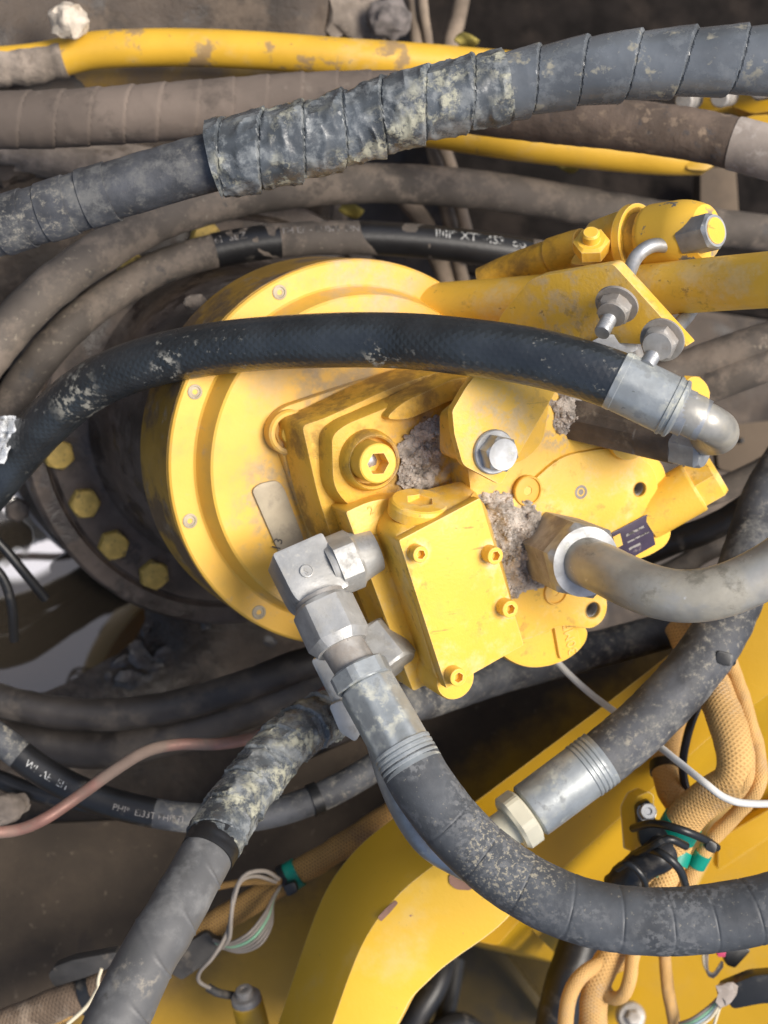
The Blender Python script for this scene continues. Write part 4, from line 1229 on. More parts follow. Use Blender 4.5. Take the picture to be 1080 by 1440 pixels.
# wrapped hose running down to the lower left corner
wh = thing('taped_hose', 'clay-streaked taped hose passing behind the elbow fitting to the muddy panel', 'hydraulic hose', P(440, 1040, 1.06))
wpts = [(1020, 858, 1.26), (940, 886, 1.25), (820, 918, 1.23), (700, 950, 1.20), (590, 985, 1.15), (500, 995, 1.09), (458, 1008, 1.06), (414, 1034, 1.03), (370, 1082, 1.0), (322, 1148, 0.965), (292, 1200, 0.94), (264, 1250, 0.92), (236, 1300, 0.90), (208, 1346, 0.885), (172, 1420, 0.865), (145, 1480, 0.85), (120, 1540, 0.84)]
pw = pxpath(wpts, 0.002)
r_w = 31.5 * 1.02 / FPX
link('hose', tube_mesh('hose', pw, r_w, 36, s1=pw.near(300, 1215), rfun=lumps(0.0005, 80, 4)), rub_clay, wh)
sA, sB = pw.near(462, 1006), pw.near(300, 1187)
link('spiral_wrap', tube_mesh('spiral_wrap', pw, r_w * 1.05, 56, s0=sA, s1=sB, rfun=spiral(0.024, 0.0030, -1, 0.3, 0.0014, 60), step=0.0007, angle=30), rub_wrap_clay, wh)
sC = pw.near(304, 1180)
tz = [pw.near(x, y) for x, y in [(284, 1214), (250, 1276), (214, 1336), (180, 1404)]]
def taped(s, th, p):
    return 0.0009 * max(0, 1 - abs(s - sC) / 0.004) + 0.0008 * max(math.exp(-((s - q - 0.012 * math.cos(th + 1)) / 0.0006) ** 2) for q in tz) + 0.0005 * noise.noise(p * 60)
link('tape_sleeve', tube_mesh('tape_sleeve', pw, lambda s: r_w * (1.08 + 0.14 * (s - sC) / (pw.L - sC)), 48, s0=sC, rfun=taped, step=0.0007), tape_new, wh)
s = pw.near(302, 1182)
link('dark_band', tube_mesh('dark_band', pw, r_w * 1.16, 40, s0=s - 0.008, s1=s + 0.012, step=0.001, rfun=lumps(0.0006, 120, 9)), rub_black, wh)

# ================================================================ pipes and hoses behind, top
yp = thing('yellow_pipe', 'long straight yellow pipe running above the wrapped hose', 'pipe', P(400, 75, 1.25))
o, pyp, r_y = hose('pipe', [(-60, 96, 1.24), (30, 90, 1.245), (80, 82, 1.25), (125, 72, 1.25), (180, 68, 1.25), (260, 67, 1.25), (360, 71, 1.25), (480, 80, 1.25), (600, 88, 1.26), (740, 100, 1.27), (900, 112, 1.28)], 26, paint_pipe, yp, seg=32)
s = pyp.near(92, 78)
link('mud_crust', tube_mesh('mud_crust', pyp, r_y * 1.08, 32, s0=0, s1=s, rfun=lambda s_, th, p: (0.003 * noise.fractal(p * 60, 1, 2, 3) if math.sin(th) * 0 + math.cos(th - 1.0) > 0.1 else -0.003), step=0.002), mud_lump, yp)
yp2 = thing('yellow_pipe', 'half-hidden muddy yellow pipe squeezed between the long yellow pipe and the tape-wound hose', 'pipe', P(250, 108, 1.31))
hose('pipe', [(-40, 122, 1.31), (100, 112, 1.31), (220, 107, 1.31), (330, 109, 1.31), (440, 117, 1.31), (560, 130, 1.32)], 17, paint_mud, yp2, seg=24)
yp3 = thing('yellow_pipe', 'short yellow pipe below the rusty brown hose with a welded end tab', 'pipe', P(800, 208, 1.28))
hose('pipe', [(560, 176, 1.30), (650, 190, 1.29), (730, 202, 1.28), (810, 211, 1.28), (880, 218, 1.28), (940, 222, 1.28), (985, 222, 1.29)], 24, paint_pipe, yp3, seg=28)
vslab('tab', [(962, 222, 1.27), (1000, 214, 1.27), (1012, 228, 1.27), (992, 240, 1.27), (966, 238, 1.27)], -BC * 0.012, paint_frame, yp3, rad=0.003)

bt = thing('tape_wound_hose', 'brown dusty hose wound in tape with even ridges above the wrapped hose', 'hydraulic hose', P(200, 160, 1.16))
pb = pxpath([(-50, 169, 1.16), (60, 168, 1.16), (150, 163, 1.16), (250, 156, 1.16), (350, 148, 1.17), (450, 141, 1.18), (560, 140, 1.19), (650, 150, 1.19)], 0.0018)
r_b = 38 * 1.16 / FPX
link('hose', tube_mesh('hose', pb, r_b, 48, rfun=spiral(0.0278, 0.0016, 1, 0.1, 0.0003, 30), step=0.0012, angle=40), rub_brown, bt)
rh = thing('rusty_hose', 'rusty brown hose with a pale sleeve end behind the wrapped hose', 'hydraulic hose', P(900, 185, 1.14))
o, prh, r_r = hose('hose', [(640, 150, 1.18), (720, 160, 1.165), (800, 168, 1.15), (880, 176, 1.14), (960, 187, 1.13), (1030, 201, 1.12), (1130, 228, 1.10)], 36, rub_rusty, rh, seg=36, d0=1.13, rfun=lumps(0.0006, 150, 2))
link('pale_sleeve', tube_mesh('pale_sleeve', prh, r_r * 1.03, 40, s0=prh.near(1031, 201), rfun=lumps(0.0004, 150, 2)), sleeve, rh)

ha = thing('grey_hose', 'mud-dried grey hose arching above the printed hose', 'hydraulic hose', P(500, 258, 1.25))
hose('hose', [(-60, 560, 1.12), (0, 478, 1.13), (60, 415, 1.14), (130, 362, 1.16), (210, 315, 1.18), (300, 284, 1.20), (400, 265, 1.23), (520, 258, 1.26), (620, 262, 1.29), (720, 273, 1.31), (820, 290, 1.33), (950, 312, 1.35), (1110, 332, 1.37)], 29, rub_mud, ha, seg=30, d0=1.22, rfun=lumps(0.0007, 60, 5))
pr = thing('printed_hose', 'dark hose with white print arching close above the yellow flange', 'hydraulic hose', P(500, 336, 1.22))
o, pph, r_p = hose('hose', [(-50, 690, 1.15), (0, 592, 1.16), (50, 515, 1.17), (120, 442, 1.18), (210, 384, 1.20), (300, 353, 1.21), (400, 338, 1.22), (500, 334, 1.23), (600, 340, 1.24), (700, 352, 1.25), (800, 368, 1.26)], 24, rub_mud, pr, seg=30, d0=1.22, rfun=lumps(0.0005, 60, 6))
for (x0, y0), (x1, y1) in [((300, 353), (392, 338)), ((505, 334), (742, 358))]:
    link('clean_stretch', tube_mesh('clean_stretch', pph, r_p * 1.015, 30, s0=pph.near(x0, y0), s1=pph.near(x1, y1)), rub_black, pr)
ths = -0.15
lettering('lettering', '6I  SEZ', pph, pph.near(303, 353), ths, r_p * 1.02, 0.0095, ink_dull, pr)
lettering('lettering', 'TH EF - EUSM  SIN', pph, pph.near(396, 340), ths, r_p * 1.01, 0.0085, ink_dull, pr)
lettering('lettering', 'IIIII* XT"-4S3  oo  -1S  T', pph, pph.near(606, 342), ths, r_p * 1.02, 0.0115, ink, pr)
# dark pair on the right
for i, (pts, lb) in enumerate([([(900, 548, 1.22), (960, 520, 1.22), (1030, 494, 1.21), (1130, 462, 1.2)], 'dusty grey hose leaving to the right just below the bracket tip'),
                               ([(930, 580, 1.23), (985, 548, 1.22), (1040, 526, 1.21), (1130, 492, 1.2)], 'dusty grey hose touching the yellow side plug')]):
    t = thing('rear_hose', lb, 'hydraulic hose', P(*pts[1]), 'rear hoses right of the motor')
    hose('hose', pts, 25, rub_mud, t, seg=24, d0=1.22, rfun=lumps(0.0006, 60, 7 + i))
for i, (pts, hw, mt, lb) in enumerate([
        ([(880, 790, 1.22), (940, 764, 1.21), (1000, 742, 1.2), (1060, 706, 1.19), (1130, 640, 1.18)], 19, rub_black, 'black glossy hose passing beneath the relief valve'),
        ([(890, 830, 1.30), (950, 800, 1.30), (1010, 768, 1.29), (1080, 750, 1.28), (1140, 745, 1.27)], 15, rub_dark, 'thin dark hose in the gap above the bend of the steel pipe'),
        ([(960, 700, 1.32), (1010, 690, 1.32), (1060, 668, 1.31), (1130, 630, 1.3)], 18, rub_mud, 'muddy hose right of the relief valve tip')]):
    t = thing('rear_hose', lb, 'hydraulic hose', P(*pts[1]), 'rear hoses right of the motor')
    hose('hose', pts, hw, mt, t, seg=24, rfun=lumps(0.0006, 60, 11 + i))

# ================================================================ hoses behind, lower left
for i, (nm, pts, hw, mt, lb) in enumerate([
        ('low_hose', [(-60, 965, 1.20), (0, 985, 1.20), (80, 1002, 1.20), (170, 1004, 1.20), (260, 990, 1.20), (350, 963, 1.20), (440, 930, 1.21), (560, 900, 1.22)], 23, rub_dark, 'dark brown hose curving just below the gearbox'),
        ('low_hose', [(-20, 1028, 1.23), (60, 1045, 1.23), (140, 1052, 1.23), (230, 1036, 1.22), (320, 1006, 1.22), (410, 972, 1.22), (520, 930, 1.23)], 29, rub_dark, 'dark brown hose directly above the copper tube'),
        ('low_hose', [(-40, 1080, 1.18), (30, 1108, 1.18), (110, 1128, 1.18), (180, 1140, 1.18)], 13, rub_black, 'thin black hose below the white-flecked hose'),
        ]):
    t = thing(nm, lb, 'hydraulic hose', P(*pts[1]), 'hoses below the gearbox')
    hose('hose', pts, hw, mt, t, seg=28, rfun=lumps(0.0007, 50, 20 + i))
fh = thing('flecked_hose', 'black hose with worn white print crossing under the copper tube', 'hydraulic hose', P(240, 1145, 1.12))
o, pf, r_f = hose('hose', [(-60, 1000, 1.12), (0, 1040, 1.12), (60, 1085, 1.12), (130, 1120, 1.12), (210, 1142, 1.12), (290, 1151, 1.12), (370, 1146, 1.13), (440, 1125, 1.14), (500, 1095, 1.15), (570, 1050, 1.16)], 21, rub_clay, fh, seg=30)
link('clean_stretch', tube_mesh('clean_stretch', pf, r_f * 1.012, 30, s0=pf.near(30, 1064), s1=pf.near(215, 1143)), rub_black, fh)
lettering('lettering', 'WI  AE  EIT', pf, pf.near(42, 1072), 0.05, r_f * 1.02, 0.0080, ink, fh)
lettering('lettering', 'PHI*  EI33T PHISTI', pf, pf.near(165, 1130), 0.15, r_f * 1.02, 0.0072, ink_dull, fh)
link('black_strap', tube_mesh('black_strap', pf, r_f * 1.12, 30, s0=pf.near(440, 1125), s1=pf.near(452, 1120), step=0.001), plastic, fh)
ct = thing('copper_tube', 'bare copper tube bending across the hoses below the gearbox', 'copper tube', P(160, 1085, 1.06))
hose('tube', [(-40, 1172, 1.04), (20, 1168, 1.05), (62, 1152, 1.05), (110, 1120, 1.06), (160, 1084, 1.06), (205, 1057, 1.06), (250, 1047, 1.07), (310, 1046, 1.08), (360, 1036, 1.10), (410, 1012, 1.12), (455, 975, 1.14), (490, 940, 1.15)], 8.5, copper, ct, seg=18, step=0.003)

# ================================================================ frame and panels at the bottom
pm = panel_mat('muddy_yellow_panel', P(200, 1270, 1.30), P(180 + 100, 1280 + 172, 1.30) - P(180, 1280, 1.30), 0.035, 0.11)
fp = thing('side_panel', 'brown mud-covered panel fading to yellow beside the curved frame', 'panel', P(200, 1300, 1.31))
vslab('sheet', [(-80, 1165, 1.31), (250, 1150, 1.31), (520, 1030, 1.33), (700, 975, 1.35), (1000, 860, 1.40), (900, 1010, 1.37), (560, 1260, 1.33), (500, 1520, 1.31), (-80, 1520, 1.30)], -BC * 0.01, pm, fp, rad=0.005)
cb = thing('curved_frame', 'thick curved yellow frame plate rising under the large rubber hose', 'frame', P(600, 1290, 1.10))
def smooth2(pts, n=5):
    pa_ = Path([Vector((x, y, 0)) for x, y in pts], 2.0)
    m_ = len(pts) * n
    return [(pa_.at(pa_.L * i / m_)[0].x, pa_.at(pa_.L * i / m_)[0].y) for i in range(m_ + 1)]

left = [(420, 1580), (446, 1505), (470, 1432), (491, 1372), (511, 1325), (536, 1286), (572, 1247), (626, 1205), (664, 1178)]
right = [(722, 1283), (700, 1305), (674, 1325), (645, 1345), (619, 1365), (598, 1385), (581, 1402), (570, 1422), (548, 1470), (520, 1580)]
left, right = smooth2(left), smooth2(right)
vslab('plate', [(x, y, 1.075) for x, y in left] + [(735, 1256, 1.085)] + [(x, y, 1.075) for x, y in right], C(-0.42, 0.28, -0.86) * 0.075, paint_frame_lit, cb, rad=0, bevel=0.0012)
vslab('bare_patch', [(631, 1232, 1.0736), (641, 1223, 1.0736), (668, 1243, 1.0736), (662, 1252, 1.0736), (642, 1251, 1.0736), (632, 1243, 1.0736)], -BC * 0.001, rust_prime, cb, rad=0.002, bevel=0)
vslab('recess_shade_wall', [(x + 4, y - 4, 1.10) for x, y in right] + [(490, 1570, 1.10), (540, 1450, 1.10), (552, 1400, 1.10), (600, 1350, 1.10), (700, 1270, 1.10)], -BC * 0.45, paint_frame, cb, rad=0, bevel=0.001)  # unseen wall added behind the plate to shade the recess
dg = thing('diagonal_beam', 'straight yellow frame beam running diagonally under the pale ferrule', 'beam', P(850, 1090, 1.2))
vslab('beam_face', [(590, 1180, 1.22), (668, 1128, 1.20), (852, 990, 1.17), (1130, 772, 1.14), (1130, 940, 1.14), (998, 1037, 1.16), (795, 1218, 1.19), (700, 1330, 1.22), (560, 1300, 1.24)], C(0.30, -0.34, -0.89) * 0.30, paint_frame, dg, rad=0.004, bevel=0.002)  # beam drawn out deep at the back to shade the recess
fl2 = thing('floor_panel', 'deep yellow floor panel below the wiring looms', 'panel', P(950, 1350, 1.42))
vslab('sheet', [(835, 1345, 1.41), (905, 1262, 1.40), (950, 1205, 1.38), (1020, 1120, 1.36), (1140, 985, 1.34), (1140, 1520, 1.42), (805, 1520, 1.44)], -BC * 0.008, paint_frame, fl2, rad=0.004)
vslab('raised_strip', [(1010, 1180, 1.34), (1140, 1105, 1.33), (1140, 1140, 1.33), (1010, 1225, 1.34)], -BC * 0.02, paint_frame, fl2, rad=0.003)
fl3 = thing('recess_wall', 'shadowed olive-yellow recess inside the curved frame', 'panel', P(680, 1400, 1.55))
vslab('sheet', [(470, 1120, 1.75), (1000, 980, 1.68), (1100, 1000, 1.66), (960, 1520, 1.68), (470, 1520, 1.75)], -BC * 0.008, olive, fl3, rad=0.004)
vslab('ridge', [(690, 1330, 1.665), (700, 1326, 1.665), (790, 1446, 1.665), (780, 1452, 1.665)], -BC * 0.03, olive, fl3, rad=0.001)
vslab('gusset', [(724, 1282, 1.24), (770, 1240, 1.24), (812, 1330, 1.30), (792, 1352, 1.32), (762, 1322, 1.28)], -BC * 0.01, paint_frame, fl3, rad=0.003)
bg = thing('rubber_bundle', 'black oily rubber bundle deep inside the curved frame', 'cable bundle', P(600, 1420, 1.5))
for pts, hw in [([(560, 1470, 1.45), (590, 1420, 1.45), (612, 1382, 1.46), (625, 1340, 1.48)], 20), ([(600, 1480, 1.48), (622, 1440, 1.48), (632, 1400, 1.5), (640, 1350, 1.52)], 14), ([(570, 1490, 1.42), (610, 1455, 1.44), (650, 1440, 1.47), (690, 1470, 1.5)], 16)]:
    hose('strand', pts, hw, rub_black, bg, seg=20)

# brown plate and grimy wall across the top
tpn = thing('upper_plate', 'brown dusty plate behind the long yellow pipe', 'panel', P(250, 20, 1.42))
vslab('sheet', [(-80, -60, 1.40), (520, -60, 1.46), (470, 40, 1.44), (380, 62, 1.42), (120, 45, 1.40), (-80, 30, 1.40)], -BC * 0.02, rub_brown, tpn, rad=0.006)
vslab('bare_patch', [(531, 1290, 1.0742), (544, 1276, 1.0742), (556, 1266, 1.0742), (560, 1270, 1.0742), (548, 1284, 1.0742), (536, 1296, 1.0742)], -BC * 0.001, rust_prime, cb, rad=0.001, bevel=0)


# ================================================================ wiring and small things
def braid_loom(name, label, pts, hw, mat=loom, group='tan braided wiring looms', d0=None):
    t = thing(name, label, 'wiring loom', P(*pts[0]), group)
    o, pa_, r = hose('sleeve', pts, hw, mat, t, seg=24, d0=d0, step=0.003, rfun=lumps(0.0008, 70, hw))
    return t, pa_, r

def strap(parent, pa_, r, x, y, w, mat, name='cable_tie', k=1.08):
    s = pa_.near(x, y)
    return link(name, tube_mesh(name, pa_, r * k + 0.0006, 24, s0=s - w / 2, s1=s + w / 2, step=w / 4), mat, parent)

def wire(name, pts, hw, mat, parent, seg=10):
    return hose(name, pts, hw, mat, parent, seg=seg, step=0.003)[0]

# right-hand looms
L1, p1, r1 = braid_loom('wiring_loom', 'thick tan loom hanging in a bend below the steel pipe', [(960, 880, 1.145), (980, 925, 1.125), (1003, 968, 1.105), (1022, 1015, 1.085), (1034, 1060, 1.075), (1030, 1096, 1.075), (1000, 1118, 1.085), (968, 1145, 1.095), (940, 1190, 1.105), (900, 1250, 1.115), (870, 1320, 1.125)], 27)
L2, p2, r2 = braid_loom('wiring_loom', 'slim tan loom running round the outside of the thick bent loom', [(1010, 880, 1.135), (1030, 940, 1.115), (1050, 1000, 1.095), (1066, 1060, 1.085), (1066, 1105, 1.075), (1040, 1140, 1.085), (1004, 1178, 1.095), (975, 1225, 1.105), (950, 1270, 1.115), (930, 1330, 1.125)], 11)
L3, p3, r3 = braid_loom('wiring_loom', 'tan loom bundle joining the thick loom beside the small yellow clip bracket', [(985, 930, 1.175), (950, 1000, 1.165), (936, 1060, 1.155), (940, 1105, 1.135), (962, 1150, 1.115), (950, 1200, 1.105), (925, 1255, 1.105), (905, 1330, 1.125)], 20)
L4, p4, r4 = braid_loom('wiring_loom', 'slim tan loom lying inside the bend of the thick loom', [(990, 890, 1.125), (1012, 950, 1.100), (1036, 1010, 1.080), (1050, 1060, 1.070), (1048, 1100, 1.065), (1020, 1122, 1.075)], 8)
strap(L3, p3, r3, 938, 1078, 0.008, plastic)
for (x, y, w) in [(962, 1168, 0.013), (935, 1215, 0.012)]:
    strap(L1, p1, r1, x - 5, y, w, green, 'green_tape', 1.05)
strap(L2, p2, r2, 985, 1212, 0.012, green, 'green_tape', 1.06)
strap(L3, p3, r3, 948, 1205, 0.010, green, 'green_tape', 1.06)
tie = thing('cable_tie', 'black cable tie looped round the looms by the green tape', 'cable tie', P(960, 1190, 1.055))
hose('band', [(890, 1165, 1.090), (918, 1158, 1.060), (955, 1166, 1.040), (990, 1180, 1.050), (1008, 1192, 1.075)], 6, plastic, tie, seg=12)
hose('band', [(905, 1195, 1.075), (930, 1200, 1.045), (955, 1222, 1.045), (966, 1252, 1.065)], 6, plastic, tie, seg=12)
hose('band', [(890, 1205, 1.085), (915, 1192, 1.055), (940, 1180, 1.045), (965, 1190, 1.055)], 6, plastic, tie, seg=12)
vslab('buckle', [(996, 1180, 1.050), (1010, 1188, 1.050), (1006, 1202, 1.050), (990, 1194, 1.050)], -BC * 0.008, plastic, tie)
tie2 = thing('cable_tie', 'black cable tie at the top of the bent loom under the steel pipe', 'cable tie', P(1010, 925, 1.065))
hose('band', [(985, 915, 1.095), (1005, 926, 1.065), (1030, 930, 1.075)], 7, plastic, tie2, seg=12)
vslab('buckle', [(1008, 914, 1.055), (1032, 920, 1.055), (1028, 938, 1.055), (1006, 932, 1.055)], -BC * 0.009, plastic, tie2)
bk1 = thing('black_cable', 'thin black cable hanging beside the tan loom bundle', 'cable', P(960, 1050, 1.125))
wire('sheath', [(1010, 930, 1.145), (985, 985, 1.135), (968, 1030, 1.125), (960, 1080, 1.125), (970, 1130, 1.125)], 6, rub_black, bk1)
bb = thing('taped_bundle', 'charred-looking black taped bundle of wires below the clip bracket', 'cable bundle', P(890, 1235, 1.075))
hose('tape', [(868, 1250, 1.095), (890, 1228, 1.085), (918, 1208, 1.080), (935, 1195, 1.085)], 24, rub_black, bb, seg=24, rfun=lumps(0.002, 110, 3))
wire('tie', [(868, 1222, 1.065), (885, 1215, 1.055), (905, 1235, 1.055), (908, 1260, 1.075)], 5, plastic, bb)

cbk = thing('clip_bracket', 'small yellow clip bracket with a grey bolt holding the wiring clamp', 'bracket', P(905, 1150, 1.145))
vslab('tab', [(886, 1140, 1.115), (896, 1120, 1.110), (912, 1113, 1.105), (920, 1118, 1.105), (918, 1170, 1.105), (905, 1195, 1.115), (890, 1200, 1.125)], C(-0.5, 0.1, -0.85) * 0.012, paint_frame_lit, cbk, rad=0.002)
vslab('clamp', [(894, 1134, 1.097), (914, 1124, 1.095), (920, 1150, 1.090), (936, 1168, 1.085), (950, 1192, 1.085), (930, 1200, 1.085), (900, 1190, 1.095)], -BC * 0.010, plastic, cbk, rad=0.004)
turned('bolt', P(909, 1142, 1.097), P(914, 1140, 1.080), [(0, 13 * 1.16 / FPX), (0.002, 13 * 1.16 / FPX), (0.0022, 10.5 * 1.16 / FPX, 'hex', 11.5 * 1.16 / FPX), (0.009, 10.5 * 1.16 / FPX, 'hex', 11.5 * 1.16 / FPX), (0.0105, 9.5 * 1.16 / FPX), (0.0105, 5 * 1.16 / FPX), (0.009, 4 * 1.16 / FPX)], zinc, cbk, 30)

# white cable
wc = thing('white_cable', 'thin white cable stretched behind the clay-smeared hose', 'cable', P(900, 1030, 1.1))
wire('sheath', [(760, 905, 1.16), (795, 943, 1.15), (830, 975, 1.14), (870, 1005, 1.115), (915, 1040, 1.09), (955, 1072, 1.06), (990, 1100, 1.035), (1020, 1122, 1.03), (1055, 1130, 1.03), (1130, 1129, 1.03)], 5.2, white_cable, wc, 14)

# lower right: Y-shaped loom, sleeve, bolt, plugs
L5, p5, r5 = braid_loom('wiring_loom', 'forked tan loom hanging below the large rubber hose', [(890, 1290, 1.20), (868, 1330, 1.18), (846, 1366, 1.17), (836, 1400, 1.17), (834, 1470, 1.17)], 20)
hose('branch', [(850, 1352, 1.17), (820, 1370, 1.16), (803, 1395, 1.16), (796, 1430, 1.16), (795, 1480, 1.16)], 11, loom, L5, seg=20)
hose('branch', [(845, 1380, 1.17), (858, 1402, 1.16), (876, 1400, 1.15), (886, 1375, 1.15), (890, 1345, 1.16), (905, 1310, 1.17)], 10, loom, L5, seg=20)
hose('branch', [(856, 1352, 1.18), (868, 1362, 1.18), (880, 1345, 1.18), (890, 1320, 1.18)], 8, loom_old, L5, seg=16)
L6, p6, r6 = braid_loom('wiring_loom', 'slim straight tan loom ending in bare coloured wires', [(930, 1290, 1.22), (934, 1345, 1.20), (940, 1395, 1.19), (948, 1440, 1.19), (955, 1490, 1.19)], 9)
hose('black_sleeve', [(835, 1290, 1.28), (815, 1330, 1.26), (798, 1380, 1.25), (785, 1430, 1.25), (778, 1500, 1.25)], 30, rub_black, L5, seg=28, rfun=lumps(0.0008, 60, 2))
cn = thing('connector', 'black taped wire connector with frayed coloured wires at the yellow floor', 'connector', P(1050, 1395, 1.16))
vslab('shell', [(1016, 1390, 1.16), (1060, 1372, 1.155), (1130, 1366, 1.15), (1130, 1410, 1.15), (1070, 1412, 1.155), (1030, 1420, 1.16)], -BC * 0.018, plastic, cn, rad=0.004, bevel=0.003)
link('tape_shred', rock_mesh('tape_shred', 0.0085, 5, 2, 0.8, (1, 1.2, 0.5)), sleeve, cn, Matrix.Translation(P(1022, 1398, 1.152)))
for i, (mt, dy) in enumerate([(wire_green, 0), (wire_blue, 5), (wire_cream, 10), (wire_grey, -4)]):
    wire('wire', [(955, 1442 + dy * 0.6, 1.18), (975, 1436 + dy, 1.17), (998, 1420 + dy * 1.2, 1.165), (1012, 1405 + dy * 0.7, 1.16), (1024, 1396, 1.158)], 2.6, mt, cn)
wire('wire', [(1000, 1460, 1.17), (1006, 1435, 1.165), (1014, 1412, 1.16), (1024, 1398, 1.158)], 2.4, wire_cream, cn)
cn2 = thing('connector', 'small black connector with pink seal half hidden by the large rubber hose', 'connector', P(1020, 1340, 1.2))
vslab('shell', [(1018, 1340, 1.19), (1045, 1322, 1.19), (1056, 1338, 1.19), (1034, 1362, 1.19), (1022, 1358, 1.19)], -BC * 0.014, plastic, cn2, rad=0.002, bevel=0.0015)
vslab('seal', [(1008, 1336, 1.185), (1022, 1334, 1.185), (1020, 1346, 1.185), (1010, 1346, 1.185)], -BC * 0.008, wire_pink, cn2, rad=0.001)
for i in range(3):
    wire('wire', [(990 + i * 3, 1320, 1.2), (990 + i * 2, 1355 + i * 3, 1.2), (1002, 1370 + i * 2, 1.2), (1016, 1352 + i * 3, 1.2)], 2.2, (wire_cream, wire_grey, sleeve)[i], cn2)
fb = thing('floor_bolt', 'round dusty bolt head on the yellow floor beside the forked loom', 'bolt', P(886, 1425, 1.38))
c0 = P(886, 1428, 1.39)
fr = frame(c0, C(0.1, 0.15, 0.98))
k = 1.38 / FPX
link('flange_head', stack_mesh('flange_head', [(-0.004, 20 * k), (0.006, 20 * k), (0.008, 18 * k), (0.009, 10 * k, 'hex'), (0.0135, 9.5 * k, 'hex'), (0.015, 7 * k)], 48, fr), zinc_dirty, fb)

# lower left: sensor, looms, plugs and thin wires
L7, p7, r7 = braid_loom('wiring_loom', 'muddy tan loom with a green tape band beside the curved frame', [(600, 1110, 1.24), (560, 1138, 1.23), (510, 1172, 1.22), (460, 1203, 1.22), (410, 1232, 1.22), (350, 1270, 1.22), (290, 1305, 1.22), (220, 1345, 1.22), (140, 1395, 1.22), (40, 1440, 1.22), (-60, 1480, 1.22)], 18, loom_old)
strap(L7, p7, r7, 409, 1233, 0.013, green, 'green_tape', 1.1)
strap(L7, p7, r7, 404, 1238, 0.006, plastic, 'cable_tie', 1.18)
strap(L7, p7, r7, 124, 1404, 0.008, plastic, 'cable_tie', 1.5)
vslab('tie_buckle', [(398, 1246, 1.19), (414, 1240, 1.19), (420, 1254, 1.19), (404, 1262, 1.19)], -BC * 0.012, plastic, L7)
L8, p8, r8 = braid_loom('wiring_loom', 'muddy loom stub running under the taped hose into the corner', [(230, 1340, 1.16), (150, 1385, 1.16), (60, 1420, 1.16), (-60, 1470, 1.16)], 23, loom_mud)
strap(L8, p8, r8, 122, 1398, 0.009, plastic, 'cable_tie', 1.1)
wire('twig_wire', [(95, 1440, 1.12), (122, 1415, 1.12), (138, 1390, 1.12)], 3, wire_cream, L8)
wire('twig_wire', [(140, 1405, 1.12), (138, 1380, 1.12), (143, 1362, 1.12)], 2.5, wire_cream, L8)
cn3 = thing('connector', 'dusty black connector lying on the muddy loom left of the taped hose', 'connector', P(120, 1362, 1.15))
vslab('shell', [(66, 1372, 1.16), (74, 1360, 1.16), (100, 1350, 1.15), (165, 1338, 1.14), (172, 1356, 1.14), (120, 1376, 1.15), (76, 1390, 1.16)], -BC * 0.02, plastic_dusty, cn3, rad=0.004, bevel=0.003)
cn4 = thing('connector', 'dusty black connector on the yellow panel under the taped hose', 'connector', P(265, 1340, 1.2))
vslab('shell', [(236, 1368, 1.2), (240, 1340, 1.2), (290, 1310, 1.2), (312, 1330, 1.2), (308, 1344, 1.2), (255, 1380, 1.2)], -BC * 0.022, plastic_dusty, cn4, rad=0.003, bevel=0.003)
gwr = thing('wire_loop', 'bundle of thin grey wires looping from the connector to the green-taped loom', 'wires', P(330, 1290, 1.17))
for i in range(6):
    j = i * 3.2
    wire('wire', [(300 + j * .5, 1322 + j * .6, 1.19), (322 + j, 1326 + j * .8, 1.18), (350 + j, 1312 + j, 1.17), (372 + j * .6, 1285 + j, 1.175), (384, 1262 + j * .4, 1.19), (395, 1245, 1.2)], 2.2, wire_grey if i != 2 else wire_green, gwr)
wire('wire', [(392, 1236, 1.19), (372, 1225, 1.17), (345, 1230, 1.16), (330, 1255, 1.16), (325, 1290, 1.16), (322, 1320, 1.17), (308, 1335, 1.18)], 3.2, wire_grey, gwr)
wire('wire', [(388, 1240, 1.19), (360, 1232, 1.17), (338, 1240, 1.16), (328, 1270, 1.16), (320, 1310, 1.17), (300, 1345, 1.17), (282, 1365, 1.18), (280, 1380, 1.19), (300, 1392, 1.2)], 3.0, wire_grey, gwr)
wire('wire', [(395, 1240, 1.2), (350, 1240, 1.21), (310, 1246, 1.22), (290, 1252, 1.22)], 5, loom_old, gwr)
se = thing('sensor', 'yellow-bodied pressure sensor with grey cap and short lead', 'sensor', P(352, 1440, 1.28))
a, b = P(358, 1450, 1.212), P(342, 1388, 1.195)
Ls = (b - a).length
k = 1.22 / FPX
turned('body', a - (b - a) * 0.6, a.lerp(b, 0.7), [(0, 22 * k), (Ls * 1.28, 22 * k), (Ls * 1.3, 20 * k)], paint_frame, se, 36)
turned('cap', a.lerp(b, 0.68), b, [(0, 21 * k), (Ls * 0.10, 21 * k), (Ls * 0.13, 19 * k), (Ls * 0.15, 13 * k), (Ls * 0.26, 12 * k), (Ls * 0.28, 10 * k), (Ls * 0.28, 5 * k), (Ls * 0.23, 4 * k)], zinc_dirty, se, 36)
hose('lead', [(292, 1388, 1.2), (306, 1396, 1.2), (326, 1400, 1.21), (340, 1402, 1.215)], 6, plastic_dusty, se, seg=14)

